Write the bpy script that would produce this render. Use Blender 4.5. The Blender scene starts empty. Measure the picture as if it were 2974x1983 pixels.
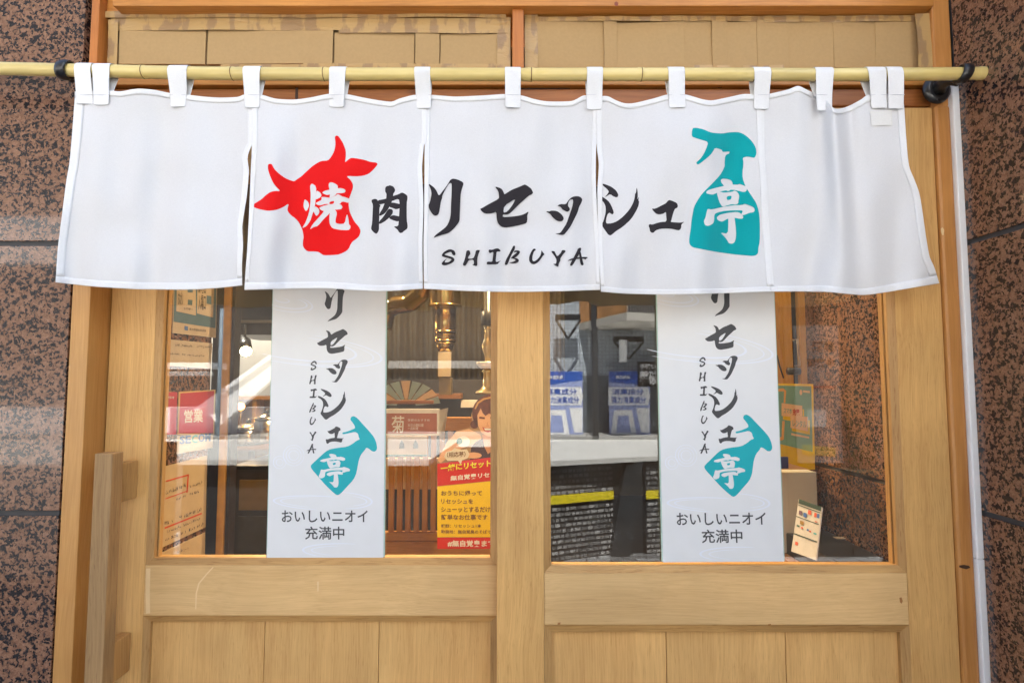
import bpy, bmesh, math, random
import numpy as np
from mathutils import Vector, Matrix, geometry, noise
random.seed(7)
scn = bpy.context.scene
COL = scn.collection

# ------------------------------------------------------------------ camera
FS, CX, CY, PITCH, EYE = 1652.2, 1487.0, 991.5, math.radians(3.83), 1.45
cam_d = bpy.data.cameras.new("camera")
cam = bpy.data.objects.new("camera", cam_d)
COL.objects.link(cam)
cam.location = (0, 0, EYE)
cam.rotation_euler = (math.pi / 2 + PITCH, 0, 0)
cam_d.sensor_width = 36.0
cam_d.lens = 20.0
cam_d.clip_start = 0.02
cam_d.clip_end = 500
scn.camera = cam

# ------------------------------------------------------------------ world, sun, exposure
SUN_EL = math.radians(58)
w = bpy.data.worlds.new("World")
scn.world = w
w.use_nodes = True
nt = w.node_tree
bg = nt.nodes["Background"]
sky = nt.nodes.new("ShaderNodeTexSky")
sky.sky_type = 'NISHITA'
sky.sun_disc = False
sky.sun_elevation = SUN_EL
sky.sun_rotation = 0.0
sky.air_density = 1.0
sky.dust_density = 2.0
nt.links.new(sky.outputs[0], bg.inputs[0])
bg.inputs[1].default_value = 0.06
sun_d = bpy.data.lights.new("sun", 'SUN')
sun_d.energy = 4.5
sun_d.angle = math.radians(0.5)
sun_d.color = (1.0, 0.95, 0.88)
sun = bpy.data.objects.new("sun", sun_d)
COL.objects.link(sun)
sun.rotation_euler = (-(math.pi / 2 - SUN_EL), 0, 0)
scn.view_settings.view_transform = 'Standard'
scn.view_settings.look = 'None'
scn.view_settings.gamma = 1.0
scn.view_settings.use_curve_mapping = False
scn.view_settings.exposure = 2.93
scn.render.engine = 'CYCLES'
scn.cycles.max_bounces = 10
scn.cycles.transparent_max_bounces = 16
scn.cycles.use_denoising = True
scn.cycles.sample_clamp_indirect = 6.0

# ------------------------------------------------------------------ pixel (2974 x 1983) to place
CT, ST = math.cos(PITCH), math.sin(PITCH)
def ray(px, py):
    a = (px - CX) / FS
    b = (CY - py) / FS
    return a, CT - b * ST, ST + b * CT
def P(px, py, Y):                       # point on the plane y = Y
    x, y, z = ray(px, py)
    t = Y / y
    return Vector((x * t, Y, EYE + z * t))
def PX(px, py, X):                      # point on the plane x = X
    x, y, z = ray(px, py)
    t = X / x
    return Vector((X, y * t, EYE + z * t))
def PZ(px, py, Z):
    x, y, z = ray(px, py)
    t = (Z - EYE) / z
    return Vector((x * t, y * t, Z))
YGL, YGR = 1.316, 1.262                 # glass planes of the two doors
def R(px, py, y, yg=YGR):               # a place across the street, seen mirrored in the glass
    v = P(px, py, 2 * yg - y)
    return Vector((v.x, y, v.z))

# ------------------------------------------------------------------ helpers
def tag(o, label=None, cat=None, group=None, kind=None):
    if label: o["label"] = label
    if cat: o["category"] = cat
    if group: o["group"] = group
    if kind: o["kind"] = kind
    return o
def empty(name, loc, label=None, cat=None, group=None, kind=None):
    o = bpy.data.objects.new(name, None)
    o.location = loc
    o.empty_display_size = 0.05
    COL.objects.link(o)
    return tag(o, label, cat, group, kind)
def link(name, me, mats, parent=None):
    for m in (mats if isinstance(mats, (list, tuple)) else [mats]):
        me.materials.append(m)
    o = bpy.data.objects.new(name, me)
    COL.objects.link(o)
    if parent is not None:
        o.parent = parent
        o.matrix_parent_inverse = Matrix.Translation(-parent.matrix_world.translation) if parent.matrix_world.translation.length else Matrix.Translation(-Vector(parent.location))
        # the mesh is written in world coordinates; keep its origin there
        o.matrix_parent_inverse = Matrix.Translation(-world_loc(parent))
    return o
def world_loc(o):
    if o.type == 'EMPTY':
        return Vector(o.location)
    return Vector((0, 0, 0))
def mesh(name, verts, faces, mats, parent=None, smooth=False, midx=None):
    me = bpy.data.meshes.new(name)
    me.from_pydata([tuple(v) for v in verts], [], faces)
    if midx is not None:
        me.polygons.foreach_set("material_index", midx)
    if smooth:
        me.polygons.foreach_set("use_smooth", [True] * len(me.polygons))
    me.update()
    return link(name, me, mats, parent)
def frombm(name, bm, mats, parent=None, smooth=False):
    me = bpy.data.meshes.new(name)
    bmesh.ops.recalc_face_normals(bm, faces=bm.faces)
    bm.to_mesh(me)
    bm.free()
    if smooth:
        me.polygons.foreach_set("use_smooth", [True] * len(me.polygons))
    return link(name, me, mats, parent)
def addbox(bm, x0, x1, y0, y1, z0, z1, bev=0.0, skew=None):
    vs = [bm.verts.new((x, y, z)) for x in (x0, x1) for y in (y0, y1) for z in (z0, z1)]
    f = [(0, 1, 3, 2), (4, 6, 7, 5), (0, 4, 5, 1), (2, 3, 7, 6), (0, 2, 6, 4), (1, 5, 7, 3)]
    fs = [bm.faces.new([vs[i] for i in q]) for q in f]
    if bev:
        es = list({e for fc in fs for e in fc.edges})
        bmesh.ops.bevel(bm, geom=es, offset=bev, segments=2, affect='EDGES', profile=0.6)
def box(name, x0, x1, y0, y1, z0, z1, mat, parent=None, bev=0.0015):
    bm = bmesh.new()
    addbox(bm, min(x0, x1), max(x0, x1), min(y0, y1), max(y0, y1), min(z0, z1), max(z0, z1), bev)
    return frombm(name, bm, mat, parent)
def prism(name, quad, y0, y1, mat, parent=None, bev=0.0):   # quad: 4+ points (x,z), extruded in y
    bm = bmesh.new()
    a = [bm.verts.new((p[0], y0, p[1])) for p in quad]
    b = [bm.verts.new((p[0], y1, p[1])) for p in quad]
    n = len(quad)
    bm.faces.new(a)
    bm.faces.new(b[::-1])
    for i in range(n):
        bm.faces.new((a[i], b[i], b[(i + 1) % n], a[(i + 1) % n]))
    if bev:
        bmesh.ops.bevel(bm, geom=bm.edges[:], offset=bev, segments=1, affect='EDGES')
    return frombm(name, bm, mat, parent)
def tube_into(bm, pts, radii, n=16, cap=True):
    rings = []
    up = Vector((0, 0, 1))
    for i, p in enumerate(pts):
        p = Vector(p)
        d = (Vector(pts[min(i + 1, len(pts) - 1)]) - Vector(pts[max(i - 1, 0)])).normalized()
        ref = up if abs(d.z) < 0.9 else Vector((0, 1, 0))
        s = d.cross(ref).normalized()
        t = s.cross(d).normalized()
        r = radii[i] if isinstance(radii, (list, tuple)) else radii
        rings.append([bm.verts.new(p + (s * math.cos(a) + t * math.sin(a)) * r) for a in [2 * math.pi * k / n for k in range(n)]])
    for a, b in zip(rings, rings[1:]):
        for k in range(n):
            bm.faces.new((a[k], a[(k + 1) % n], b[(k + 1) % n], b[k]))
    if cap:
        bm.faces.new(rings[0][::-1])
        bm.faces.new(rings[-1])
def tube(name, pts, radii, mat, parent=None, n=16, smooth=True):
    bm = bmesh.new()
    tube_into(bm, pts, radii, n)
    o = frombm(name, bm, mat, parent, smooth)
    return o
def cyl(name, a, b, r, mat, parent=None, n=20):
    a, b = Vector(a), Vector(b)
    e = (b - a) * 0.002
    return tube(name, [a, a + e * 0.01, b - e * 0.01, b], [r * 0.97, r, r, r * 0.97], mat, parent, n)
def ball(name, c, r, mat, parent=None, sz=1.0):
    bm = bmesh.new()
    bmesh.ops.create_uvsphere(bm, u_segments=20, v_segments=12, radius=r)
    for v in bm.verts:
        v.co.z *= sz
        v.co += Vector(c)
    return frombm(name, bm, mat, parent, True)

# ------------------------------------------------------------------ materials
_M = {}
def base(name):
    m = bpy.data.materials.new(name)
    m.use_nodes = True
    return m, m.node_tree, m.node_tree.nodes["Principled BSDF"]
def flat_mat(name, col, rough=0.6, metal=0.0, var=0.06, scale=30, coat=0.0, bump=0.0, emit=None, es=0.0, spec=None):
    if name in _M: return _M[name]
    m, t, p = base(name)
    n = t.nodes.new("ShaderNodeTexNoise"); n.inputs["Scale"].default_value = scale; n.inputs["Detail"].default_value = 5
    tc = t.nodes.new("ShaderNodeTexCoord")
    t.links.new(tc.outputs["Object"], n.inputs["Vector"])
    r = t.nodes.new("ShaderNodeMapRange")
    r.inputs[1].default_value = 0.3; r.inputs[2].default_value = 0.7
    r.inputs[3].default_value = 1 - var; r.inputs[4].default_value = 1 + var
    t.links.new(n.outputs["Fac"], r.inputs[0])
    mx = t.nodes.new("ShaderNodeVectorMath"); mx.operation = 'SCALE'
    mx.inputs[0].default_value = col[:3]
    t.links.new(r.outputs[0], mx.inputs["Scale"])
    t.links.new(mx.outputs[0], p.inputs["Base Color"])
    p.inputs["Roughness"].default_value = rough
    p.inputs["Metallic"].default_value = metal
    if coat: p.inputs["Coat Weight"].default_value = coat; p.inputs["Coat Roughness"].default_value = 0.08
    if spec is not None: p.inputs["Specular IOR Level"].default_value = spec
    if bump:
        b = t.nodes.new("ShaderNodeBump"); b.inputs["Strength"].default_value = bump; b.inputs["Distance"].default_value = 0.002
        t.links.new(n.outputs["Fac"], b.inputs["Height"]); t.links.new(b.outputs[0], p.inputs["Normal"])
    if emit:
        p.inputs["Emission Color"].default_value = (*emit, 1); p.inputs["Emission Strength"].default_value = es
    _M[name] = m
    return m
def wood(name, light, dark, axis='z', fine=1.0, rough=0.5, pores=0.5, knots=0.0, bump=0.25, bands=0.5, weather=0.0):
    if name in _M: return _M[name]
    m, t, p = base(name)
    N = t.nodes.new; L = t.links.new
    tc = N("ShaderNodeTexCoord"); oi = N("ShaderNodeObjectInfo")
    off = N("ShaderNodeVectorMath"); off.operation = 'SCALE'; off.inputs[0].default_value = (3.1, 5.3, 7.7)
    L(oi.outputs["Random"], off.inputs["Scale"])
    ad = N("ShaderNodeVectorMath"); ad.operation = 'ADD'
    L(tc.outputs["Object"], ad.inputs[0]); L(off.outputs[0], ad.inputs[1])
    # slow wobble so the grain is not ruler straight
    wn = N("ShaderNodeTexNoise"); wn.inputs["Scale"].default_value = 2.2; wn.inputs["Detail"].default_value = 2
    L(ad.outputs[0], wn.inputs["Vector"])
    ws = N("ShaderNodeVectorMath"); ws.operation = 'SCALE'; ws.inputs["Scale"].default_value = 0.05
    L(wn.outputs["Color"], ws.inputs[0])
    ad2 = N("ShaderNodeVectorMath"); ad2.operation = 'ADD'
    L(ad.outputs[0], ad2.inputs[0]); L(ws.outputs[0], ad2.inputs[1])
    def stretched(across, along):
        mp = N("ShaderNodeMapping")
        s = {'x': (along, across, across), 'z': (across, across, along)}[axis]
        mp.inputs["Scale"].default_value = s
        L(ad2.outputs[0], mp.inputs["Vector"])
        return mp
    m1 = stretched(22 * fine, 0.9)
    n1 = N("ShaderNodeTexNoise"); n1.inputs["Scale"].default_value = 1; n1.inputs["Detail"].default_value = 6; n1.inputs["Roughness"].default_value = 0.62
    L(m1.outputs[0], n1.inputs["Vector"])
    m2 = stretched(260 * fine, 7)
    n2 = N("ShaderNodeTexNoise"); n2.inputs["Scale"].default_value = 1; n2.inputs["Detail"].default_value = 3
    L(m2.outputs[0], n2.inputs["Vector"])
    m3 = stretched(430 * fine, 22)
    n3 = N("ShaderNodeTexNoise"); n3.inputs["Scale"].default_value = 1; n3.inputs["Detail"].default_value = 2
    L(m3.outputs[0], n3.inputs["Vector"])
    r1 = N("ShaderNodeMapRange"); r1.inputs[1].default_value = 0.3; r1.inputs[2].default_value = 0.72
    L(n1.outputs["Fac"], r1.inputs[0])
    a1 = N("ShaderNodeMath"); a1.operation = 'MULTIPLY'; a1.inputs[1].default_value = bands; L(r1.outputs[0], a1.inputs[0])
    r2 = N("ShaderNodeMapRange"); r2.inputs[1].default_value = 0.35; r2.inputs[2].default_value = 0.7
    L(n2.outputs["Fac"], r2.inputs[0])
    a2 = N("ShaderNodeMath"); a2.operation = 'MULTIPLY_ADD'; a2.inputs[1].default_value = 0.42
    L(r2.outputs[0], a2.inputs[0]); L(a1.outputs[0], a2.inputs[2])
    r3 = N("ShaderNodeMapRange"); r3.inputs[1].default_value = 0.60; r3.inputs[2].default_value = 0.68
    L(n3.outputs["Fac"], r3.inputs[0])
    a3 = N("ShaderNodeMath"); a3.operation = 'MULTIPLY_ADD'; a3.inputs[1].default_value = pores; a3.use_clamp = True
    L(r3.outputs[0], a3.inputs[0]); L(a2.outputs[0], a3.inputs[2])
    mix = N("ShaderNodeMix"); mix.data_type = 'RGBA'
    mix.inputs["A"].default_value = (*light, 1); mix.inputs["B"].default_value = (*dark, 1)
    L(a3.outputs[0], mix.inputs["Factor"])
    out = mix.outputs["Result"]
    # broad tone patches
    n4 = N("ShaderNodeTexNoise"); n4.inputs["Scale"].default_value = 3.5; n4.inputs["Detail"].default_value = 3
    L(ad.outputs[0], n4.inputs["Vector"])
    r4 = N("ShaderNodeMapRange"); r4.inputs[1].default_value = 0.3; r4.inputs[2].default_value = 0.7
    r4.inputs[3].default_value = 0.84; r4.inputs[4].default_value = 1.1
    L(n4.outputs["Fac"], r4.inputs[0])
    sc = N("ShaderNodeVectorMath"); sc.operation = 'SCALE'
    L(out, sc.inputs[0]); L(r4.outputs[0], sc.inputs["Scale"])
    out = sc.outputs[0]
    if knots:
        mk = stretched(14, 5)
        vk = N("ShaderNodeTexVoronoi"); vk.inputs["Scale"].default_value = 1; L(mk.outputs[0], vk.inputs["Vector"])
        rk = N("ShaderNodeMapRange"); rk.inputs[1].default_value = 0.05; rk.inputs[2].default_value = 0.16
        rk.inputs[3].default_value = knots; rk.inputs[4].default_value = 0
        L(vk.outputs["Distance"], rk.inputs[0])
        gate = N("ShaderNodeMath"); gate.operation = 'GREATER_THAN'; gate.inputs[1].default_value = 0.72
        sp = N("ShaderNodeSeparateColor"); L(vk.outputs["Color"], sp.inputs[0]); L(sp.outputs[0], gate.inputs[0])
        mk2 = N("ShaderNodeMath"); mk2.operation = 'MULTIPLY'; L(rk.outputs[0], mk2.inputs[0]); L(gate.outputs[0], mk2.inputs[1])
        mx = N("ShaderNodeMix"); mx.data_type = 'RGBA'; mx.inputs["B"].default_value = (0.07, 0.025, 0.01, 1)
        L(mk2.outputs[0], mx.inputs["Factor"]); L(out, mx.inputs["A"]); out = mx.outputs["Result"]
    L(out, p.inputs["Base Color"])
    rr = N("ShaderNodeMapRange"); rr.inputs[3].default_value = rough - 0.08; rr.inputs[4].default_value = rough + 0.12
    L(n1.outputs["Fac"], rr.inputs[0]); L(rr.outputs[0], p.inputs["Roughness"])
    b = N("ShaderNodeBump"); b.inputs["Strength"].default_value = bump; b.inputs["Distance"].default_value = 0.0012; b.invert = True
    L(a3.outputs[0], b.inputs["Height"]); L(b.outputs[0], p.inputs["Normal"])
    _M[name] = m
    return m
def granite(name, tint=1.0, rough=0.12, coat=0.6):
    if name in _M: return _M[name]
    m, t, p = base(name)
    N = t.nodes.new; L = t.links.new
    tc = N("ShaderNodeTexCoord"); oi = N("ShaderNodeObjectInfo")
    off = N("ShaderNodeVectorMath"); off.operation = 'SCALE'; off.inputs[0].default_value = (3.1, 5.3, 7.7); L(oi.outputs["Random"], off.inputs["Scale"])
    ad0 = N("ShaderNodeVectorMath"); ad0.operation = 'ADD'; L(tc.outputs["Object"], ad0.inputs[0]); L(off.outputs[0], ad0.inputs[1])
    wn = N("ShaderNodeTexNoise"); wn.inputs["Scale"].default_value = 130; wn.inputs["Detail"].default_value = 4
    L(ad0.outputs[0], wn.inputs["Vector"])
    ws = N("ShaderNodeVectorMath"); ws.operation = 'MULTIPLY_ADD'; ws.inputs[1].default_value = (0.018, 0.018, 0.018)
    L(wn.outputs["Color"], ws.inputs[0]); L(ad0.outputs[0], ws.inputs[2])
    v = N("ShaderNodeTexVoronoi"); v.inputs["Scale"].default_value = 178; L(ws.outputs[0], v.inputs["Vector"])
    sp = N("ShaderNodeSeparateColor"); L(v.outputs["Color"], sp.inputs[0])
    n = N("ShaderNodeTexNoise"); n.inputs["Scale"].default_value = 60; n.inputs["Detail"].default_value = 2; L(ad0.outputs[0], n.inputs["Vector"])
    comb = N("ShaderNodeMath"); comb.operation = 'MULTIPLY_ADD'; comb.inputs[1].default_value = 0.9; L(n.outputs["Fac"], comb.inputs[0]); L(sp.outputs[0], comb.inputs[2])
    cr = N("ShaderNodeValToRGB"); cr.color_ramp.interpolation = 'LINEAR'
    e = cr.color_ramp.elements
    sub = N("ShaderNodeMath"); sub.operation = 'MULTIPLY'; sub.inputs[1].default_value = 0.55; L(comb.outputs[0], sub.inputs[0])
    L(sub.outputs[0], cr.inputs[0])
    e[0].position = 0.0; e[0].color = (0.013, 0.012, 0.014, 1)
    e[1].position = 1.0; e[1].color = (0.46 * tint, 0.27 * tint, 0.18 * tint, 1)
    for pos, c in ((0.43, (0.018, 0.016, 0.018)), (0.455, (0.08 * tint, 0.05 * tint, 0.042 * tint)), (0.475, (0.20 * tint, 0.098 * tint, 0.056 * tint)), (0.62, (0.33 * tint, 0.175 * tint, 0.105 * tint)), (0.74, (0.24 * tint, 0.118 * tint, 0.07 * tint))):
        el = e.new(pos); el.color = (*c, 1)
    n5 = N("ShaderNodeTexNoise"); n5.inputs["Scale"].default_value = 420; n5.inputs["Detail"].default_value = 3; L(ad0.outputs[0], n5.inputs["Vector"])
    r5 = N("ShaderNodeMapRange"); r5.inputs[1].default_value = 0.3; r5.inputs[2].default_value = 0.7; r5.inputs[3].default_value = 0.72; r5.inputs[4].default_value = 1.2
    L(n5.outputs["Fac"], r5.inputs[0])
    sc = N("ShaderNodeVectorMath"); sc.operation = 'SCALE'; L(cr.outputs[0], sc.inputs[0]); L(r5.outputs[0], sc.inputs["Scale"])
    L(sc.outputs[0], p.inputs["Base Color"])
    p.inputs["Roughness"].default_value = rough
    p.inputs["Specular IOR Level"].default_value = 0.25; p.inputs["Coat Weight"].default_value = coat; p.inputs["Coat Roughness"].default_value = 0.04
    # the slab is not optically flat
    nb = N("ShaderNodeTexNoise"); nb.inputs["Scale"].default_value = 9; nb.inputs["Detail"].default_value = 2; L(tc.outputs["Object"], nb.inputs["Vector"])
    b = N("ShaderNodeBump"); b.inputs["Strength"].default_value = 0.12; b.inputs["Distance"].default_value = 0.004
    L(nb.outputs["Fac"], b.inputs["Height"]); L(b.outputs[0], p.inputs["Normal"])
    _M[name] = m
    return m
def cloth_mat(name, col, trans=0.25):
    if name in _M: return _M[name]
    m, t, p = base(name)
    N = t.nodes.new; L = t.links.new
    tc = N("ShaderNodeTexCoord")
    mp = N("ShaderNodeMapping"); mp.inputs["Scale"].default_value = (1400, 1400, 220); L(tc.outputs["Object"], mp.inputs["Vector"])
    n1 = N("ShaderNodeTexNoise"); n1.inputs["Scale"].default_value = 1; n1.inputs["Detail"].default_value = 2; L(mp.outputs[0], n1.inputs["Vector"])
    mp2 = N("ShaderNodeMapping"); mp2.inputs["Scale"].default_value = (200, 200, 1500); L(tc.outputs["Object"], mp2.inputs["Vector"])
    n2 = N("ShaderNodeTexNoise"); n2.inputs["Scale"].default_value = 1; n2.inputs["Detail"].default_value = 2; L(mp2.outputs[0], n2.inputs["Vector"])
    a = N("ShaderNodeMath"); a.operation = 'ADD'; L(n1.outputs["Fac"], a.inputs[0]); L(n2.outputs["Fac"], a.inputs[1])
    r = N("ShaderNodeMapRange"); r.inputs[1].default_value = 0.6; r.inputs[2].default_value = 1.4; r.inputs[3].default_value = 0.95; r.inputs[4].default_value = 1.05
    L(a.outputs[0], r.inputs[0])
    sc = N("ShaderNodeVectorMath"); sc.operation = 'SCALE'; sc.inputs[0].default_value = col; L(r.outputs[0], sc.inputs["Scale"])
    L(sc.outputs[0], p.inputs["Base Color"])
    p.inputs["Roughness"].default_value = 0.85
    p.inputs["Specular IOR Level"].default_value = 0.2
    p.inputs["Sheen Weight"].default_value = 0.1
    nw = N("ShaderNodeTexNoise"); nw.inputs["Scale"].default_value = 16; nw.inputs["Detail"].default_value = 4; L(tc.outputs["Object"], nw.inputs["Vector"])
    b0 = N("ShaderNodeBump"); b0.inputs["Strength"].default_value = 0.35; b0.inputs["Distance"].default_value = 0.004; L(nw.outputs["Fac"], b0.inputs["Height"])
    b = N("ShaderNodeBump"); b.inputs["Strength"].default_value = 0.15; b.inputs["Distance"].default_value = 0.0004
    L(a.outputs[0], b.inputs["Height"]); L(b0.outputs[0], b.inputs["Normal"]); L(b.outputs[0], p.inputs["Normal"])
    tr = N("ShaderNodeBsdfTranslucent"); L(sc.outputs[0], tr.inputs["Color"])
    ms = N("ShaderNodeMixShader"); ms.inputs[0].default_value = trans
    out = t.nodes["Material Output"]
    L(p.outputs[0], ms.inputs[1]); L(tr.outputs[0], ms.inputs[2]); L(ms.outputs[0], out.inputs["Surface"])
    _M[name] = m
    return m
def glass_mat(name, f0=0.062, tint=(0.96, 0.98, 0.97), dirt=0.012):
    if name in _M: return _M[name]
    m, t, p = base(name)
    t.nodes.remove(p)
    N = t.nodes.new; L = t.links.new
    lw = N("ShaderNodeLayerWeight"); lw.inputs["Blend"].default_value = 0.5
    pw = N("ShaderNodeMath"); pw.operation = 'POWER'; pw.inputs[1].default_value = 5; L(lw.outputs["Facing"], pw.inputs[0])
    sc = N("ShaderNodeMath"); sc.operation = 'MULTIPLY_ADD'; sc.inputs[1].default_value = 1 - f0; sc.inputs[2].default_value = f0; sc.use_clamp = True
    L(pw.outputs[0], sc.inputs[0])
    tr = N("ShaderNodeBsdfTransparent"); tr.inputs[0].default_value = (*tint, 1)
    gl = N("ShaderNodeBsdfGlossy"); gl.inputs["Roughness"].default_value = 0.0
    tc = N("ShaderNodeTexCoord")
    nb = N("ShaderNodeTexNoise"); nb.inputs["Scale"].default_value = 2.5; L(tc.outputs["Object"], nb.inputs["Vector"])
    b = N("ShaderNodeBump"); b.inputs["Strength"].default_value = 0.05; b.inputs["Distance"].default_value = 0.001; L(nb.outputs["Fac"], b.inputs["Height"]); L(b.outputs[0], gl.inputs["Normal"])
    mx = N("ShaderNodeMixShader"); L(sc.outputs[0], mx.inputs[0]); L(tr.outputs[0], mx.inputs[1]); L(gl.outputs[0], mx.inputs[2])
    df = N("ShaderNodeBsdfDiffuse"); df.inputs[0].default_value = (0.6, 0.6, 0.6, 1)
    nd = N("ShaderNodeTexNoise"); nd.inputs["Scale"].default_value = 14; nd.inputs["Detail"].default_value = 8; nd.inputs["Roughness"].default_value = 0.7; L(tc.outputs["Object"], nd.inputs["Vector"])
    rd = N("ShaderNodeMapRange"); rd.inputs[1].default_value = 0.35; rd.inputs[2].default_value = 0.75; rd.inputs[3].default_value = 0; rd.inputs[4].default_value = dirt * 2
    L(nd.outputs["Fac"], rd.inputs[0])
    m2 = N("ShaderNodeMixShader"); L(rd.outputs[0], m2.inputs[0]); L(mx.outputs[0], m2.inputs[1]); L(df.outputs[0], m2.inputs[2])
    L(m2.outputs[0], t.nodes["Material Output"].inputs["Surface"])
    _M[name] = m
    return m

OAK_L, OAK_D = (0.80, 0.475, 0.16), (0.51, 0.245, 0.06)
OAKZ = wood("oak upright grain", (0.79, 0.48, 0.17), (0.55, 0.285, 0.085), 'z', fine=1.5, pores=0.4, bands=0.6)
OAKX = wood("oak level grain", (0.80, 0.53, 0.235), (0.62, 0.365, 0.14), 'x', fine=1.5, pores=0.3, bands=0.55)
OAKP = wood("oak plank", (0.80, 0.49, 0.18), (0.58, 0.305, 0.095), 'z', fine=1.5, pores=0.4, bands=0.6)
BEADX = wood("oak bead level", (0.60, 0.35, 0.12), (0.36, 0.17, 0.045), 'x')
BEADZ = wood("oak bead upright", (0.58, 0.34, 0.12), (0.36, 0.17, 0.045), 'z')
JAMB = wood("cedar jamb", (0.62, 0.33, 0.10), (0.44, 0.19, 0.042), 'z', fine=1.2, pores=0.1, rough=0.4)
JAMBR = wood("red cedar jamb", (0.64, 0.30, 0.085), (0.42, 0.16, 0.035), 'z', fine=0.8, pores=0.05, rough=0.38, knots=0.8)
PINEX = wood("orange pine level", (0.66, 0.29, 0.06), (0.40, 0.14, 0.022), 'x', fine=0.9, pores=0.15, knots=0.7, rough=0.4)
PINED = wood("dark stained pine level", (0.44, 0.155, 0.035), (0.26, 0.075, 0.015), 'x', fine=0.9, pores=0.15, knots=0.8, rough=0.42)
PINEZ = wood("orange pine upright", (0.56, 0.20, 0.04), (0.36, 0.11, 0.02), 'z', fine=0.9, pores=0.1, rough=0.4)
HANDLE = wood("weathered handle wood", (0.47, 0.285, 0.12), (0.22, 0.12, 0.045), 'z', fine=1.1, pores=0.35, rough=0.6)
INW = wood("interior brown wood", (0.30, 0.13, 0.035), (0.14, 0.055, 0.015), 'z', fine=0.8)
INWX = wood("interior counter wood", (0.34, 0.15, 0.04), (0.18, 0.07, 0.018), 'x', fine=0.8)
GRAN = granite("polished brown granite", 0.86, 0.25, 0.45)
CARD = flat_mat("corrugated cardboard", (0.43, 0.28, 0.125), 0.9, var=0.035, scale=150, bump=0.1)
BLACK = flat_mat("black cast iron", (0.012, 0.012, 0.013), 0.32, var=0.2, scale=60, coat=0.3)
DARK = flat_mat("dark joint sealant", (0.02, 0.02, 0.022), 0.8)
SEAL = flat_mat("grey joint sealant", (0.055, 0.055, 0.058), 0.7, var=0.15)
WHITEP = flat_mat("white vinyl", (0.88, 0.89, 0.89), 0.4, var=0.04, scale=12)
CLOTH = cloth_mat("white cotton single layer", (0.735, 0.73, 0.736), 0.10)
CLOTH2 = cloth_mat("white cotton doubled hem", (0.80, 0.80, 0.805), 0.04)
RED = cloth_mat("red cloth print", (0.74, 0.006, 0.006), 0.03)
TEAL = cloth_mat("teal cloth print", (0.0, 0.335, 0.355), 0.03)
INK = cloth_mat("black cloth print", (0.028, 0.024, 0.028), 0.0)
GLASS = glass_mat("door glass")
# ------------------------------------------------------------------ traced brush shapes
# each glyph: (origin x, origin y, pixels per pixel, [stroke polygons], [hole polygons])
COW = [(1040,75),(1060,57),(1085,65),(1105,95),(1135,140),(1155,190),(1173,240),(1173,320),(1160,385),(1215,335),(1250,325),(1320,335),(1400,350),(1470,375),(1540,382),(1555,400),(1540,425),(1490,480),(1450,515),(1380,540),(1290,548),(1200,542),(1185,550),(1230,590),(1258,640),(1258,690),(1235,750),(1212,812),(1205,870),(1215,960),(1245,1030),(1280,1095),(1330,1150),(1352,1200),(1335,1260),(1300,1295),(1255,1325),(1225,1370),(1215,1400),(1185,1437),(1120,1470),(1080,1483),(1000,1490),(910,1492),(880,1475),(850,1452),(800,1445),(712,1445),(675,1410),(657,1375),(660,1320),(668,1275),(660,1215),(645,1165),(610,1095),(570,1050),(520,1015),(480,970),(472,940),(488,885),(475,878),(440,905),(380,935),(325,952),(240,960),(160,945),(90,925),(43,898),(100,860),(165,820),(210,775),(265,735),(330,720),(392,725),(330,665),(295,610),(265,540),(240,465),(240,410),(255,397),(285,398),(305,440),(330,475),(380,520),(450,570),(520,598),(555,607),(590,580),(640,548),(690,500),(760,435),(815,395),(880,362),(960,358),(1000,310),(1030,255),(1045,200),(1050,150)]
GLY = {}
GLY['yaki'] = (720,380,4.1256,[
 [(680,815),(725,855),(735,900),(710,955),(690,962),(668,920),(665,880)],
 [(745,655),(768,630),(820,668),(815,780),(805,900),(770,1010),(745,1085),(700,1145),(645,1170),(690,1100),(730,990),(748,870),(752,760),(745,690)],
 [(820,715),(860,735),(882,765),(878,790),(840,815),(808,825),(815,780)],
 [(803,900),(850,935),(858,975),(835,1015),(815,1020),(790,975),(775,960)],
 [(965,640),(985,615),(1030,625),(1078,655),(1075,695),(1065,750),(1040,785),(975,805),(985,760),(975,700)],
 [(890,740),(915,720),(980,705),(1100,685),(1150,695),(1172,715),(1160,742),(1120,750),(1070,750),(980,765),(945,770),(905,755)],
 [(810,868),(840,850),(885,828),(880,792),(930,795),(985,803),(1045,785),(1075,755),(1135,790),(1150,790),(1225,818),(1217,868),(1125,845),(1105,880),(1000,885),(930,875),(870,895),(830,888)],
 [(850,925),(890,902),(980,880),(1040,876),(1110,880),(1135,910),(1120,940),(1070,945),(985,950),(930,965),(880,955)],
 [(920,940),(1000,940),(985,985),(900,1065),(840,1140),(785,1155),(740,1185),(775,1120),(840,1050),(900,980)],
 [(985,940),(1045,945),(1070,985),(1050,1060),(1050,1105),(1100,1118),(1160,1112),(1180,1010),(1195,1005),(1208,1075),(1210,1120),(1230,1140),(1225,1175),(1200,1193),(1100,1188),(1010,1168),(980,1120),(973,1060),(980,990)]],
 [[(978,853),(1037,840),(1025,876),(975,881)]])
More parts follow.
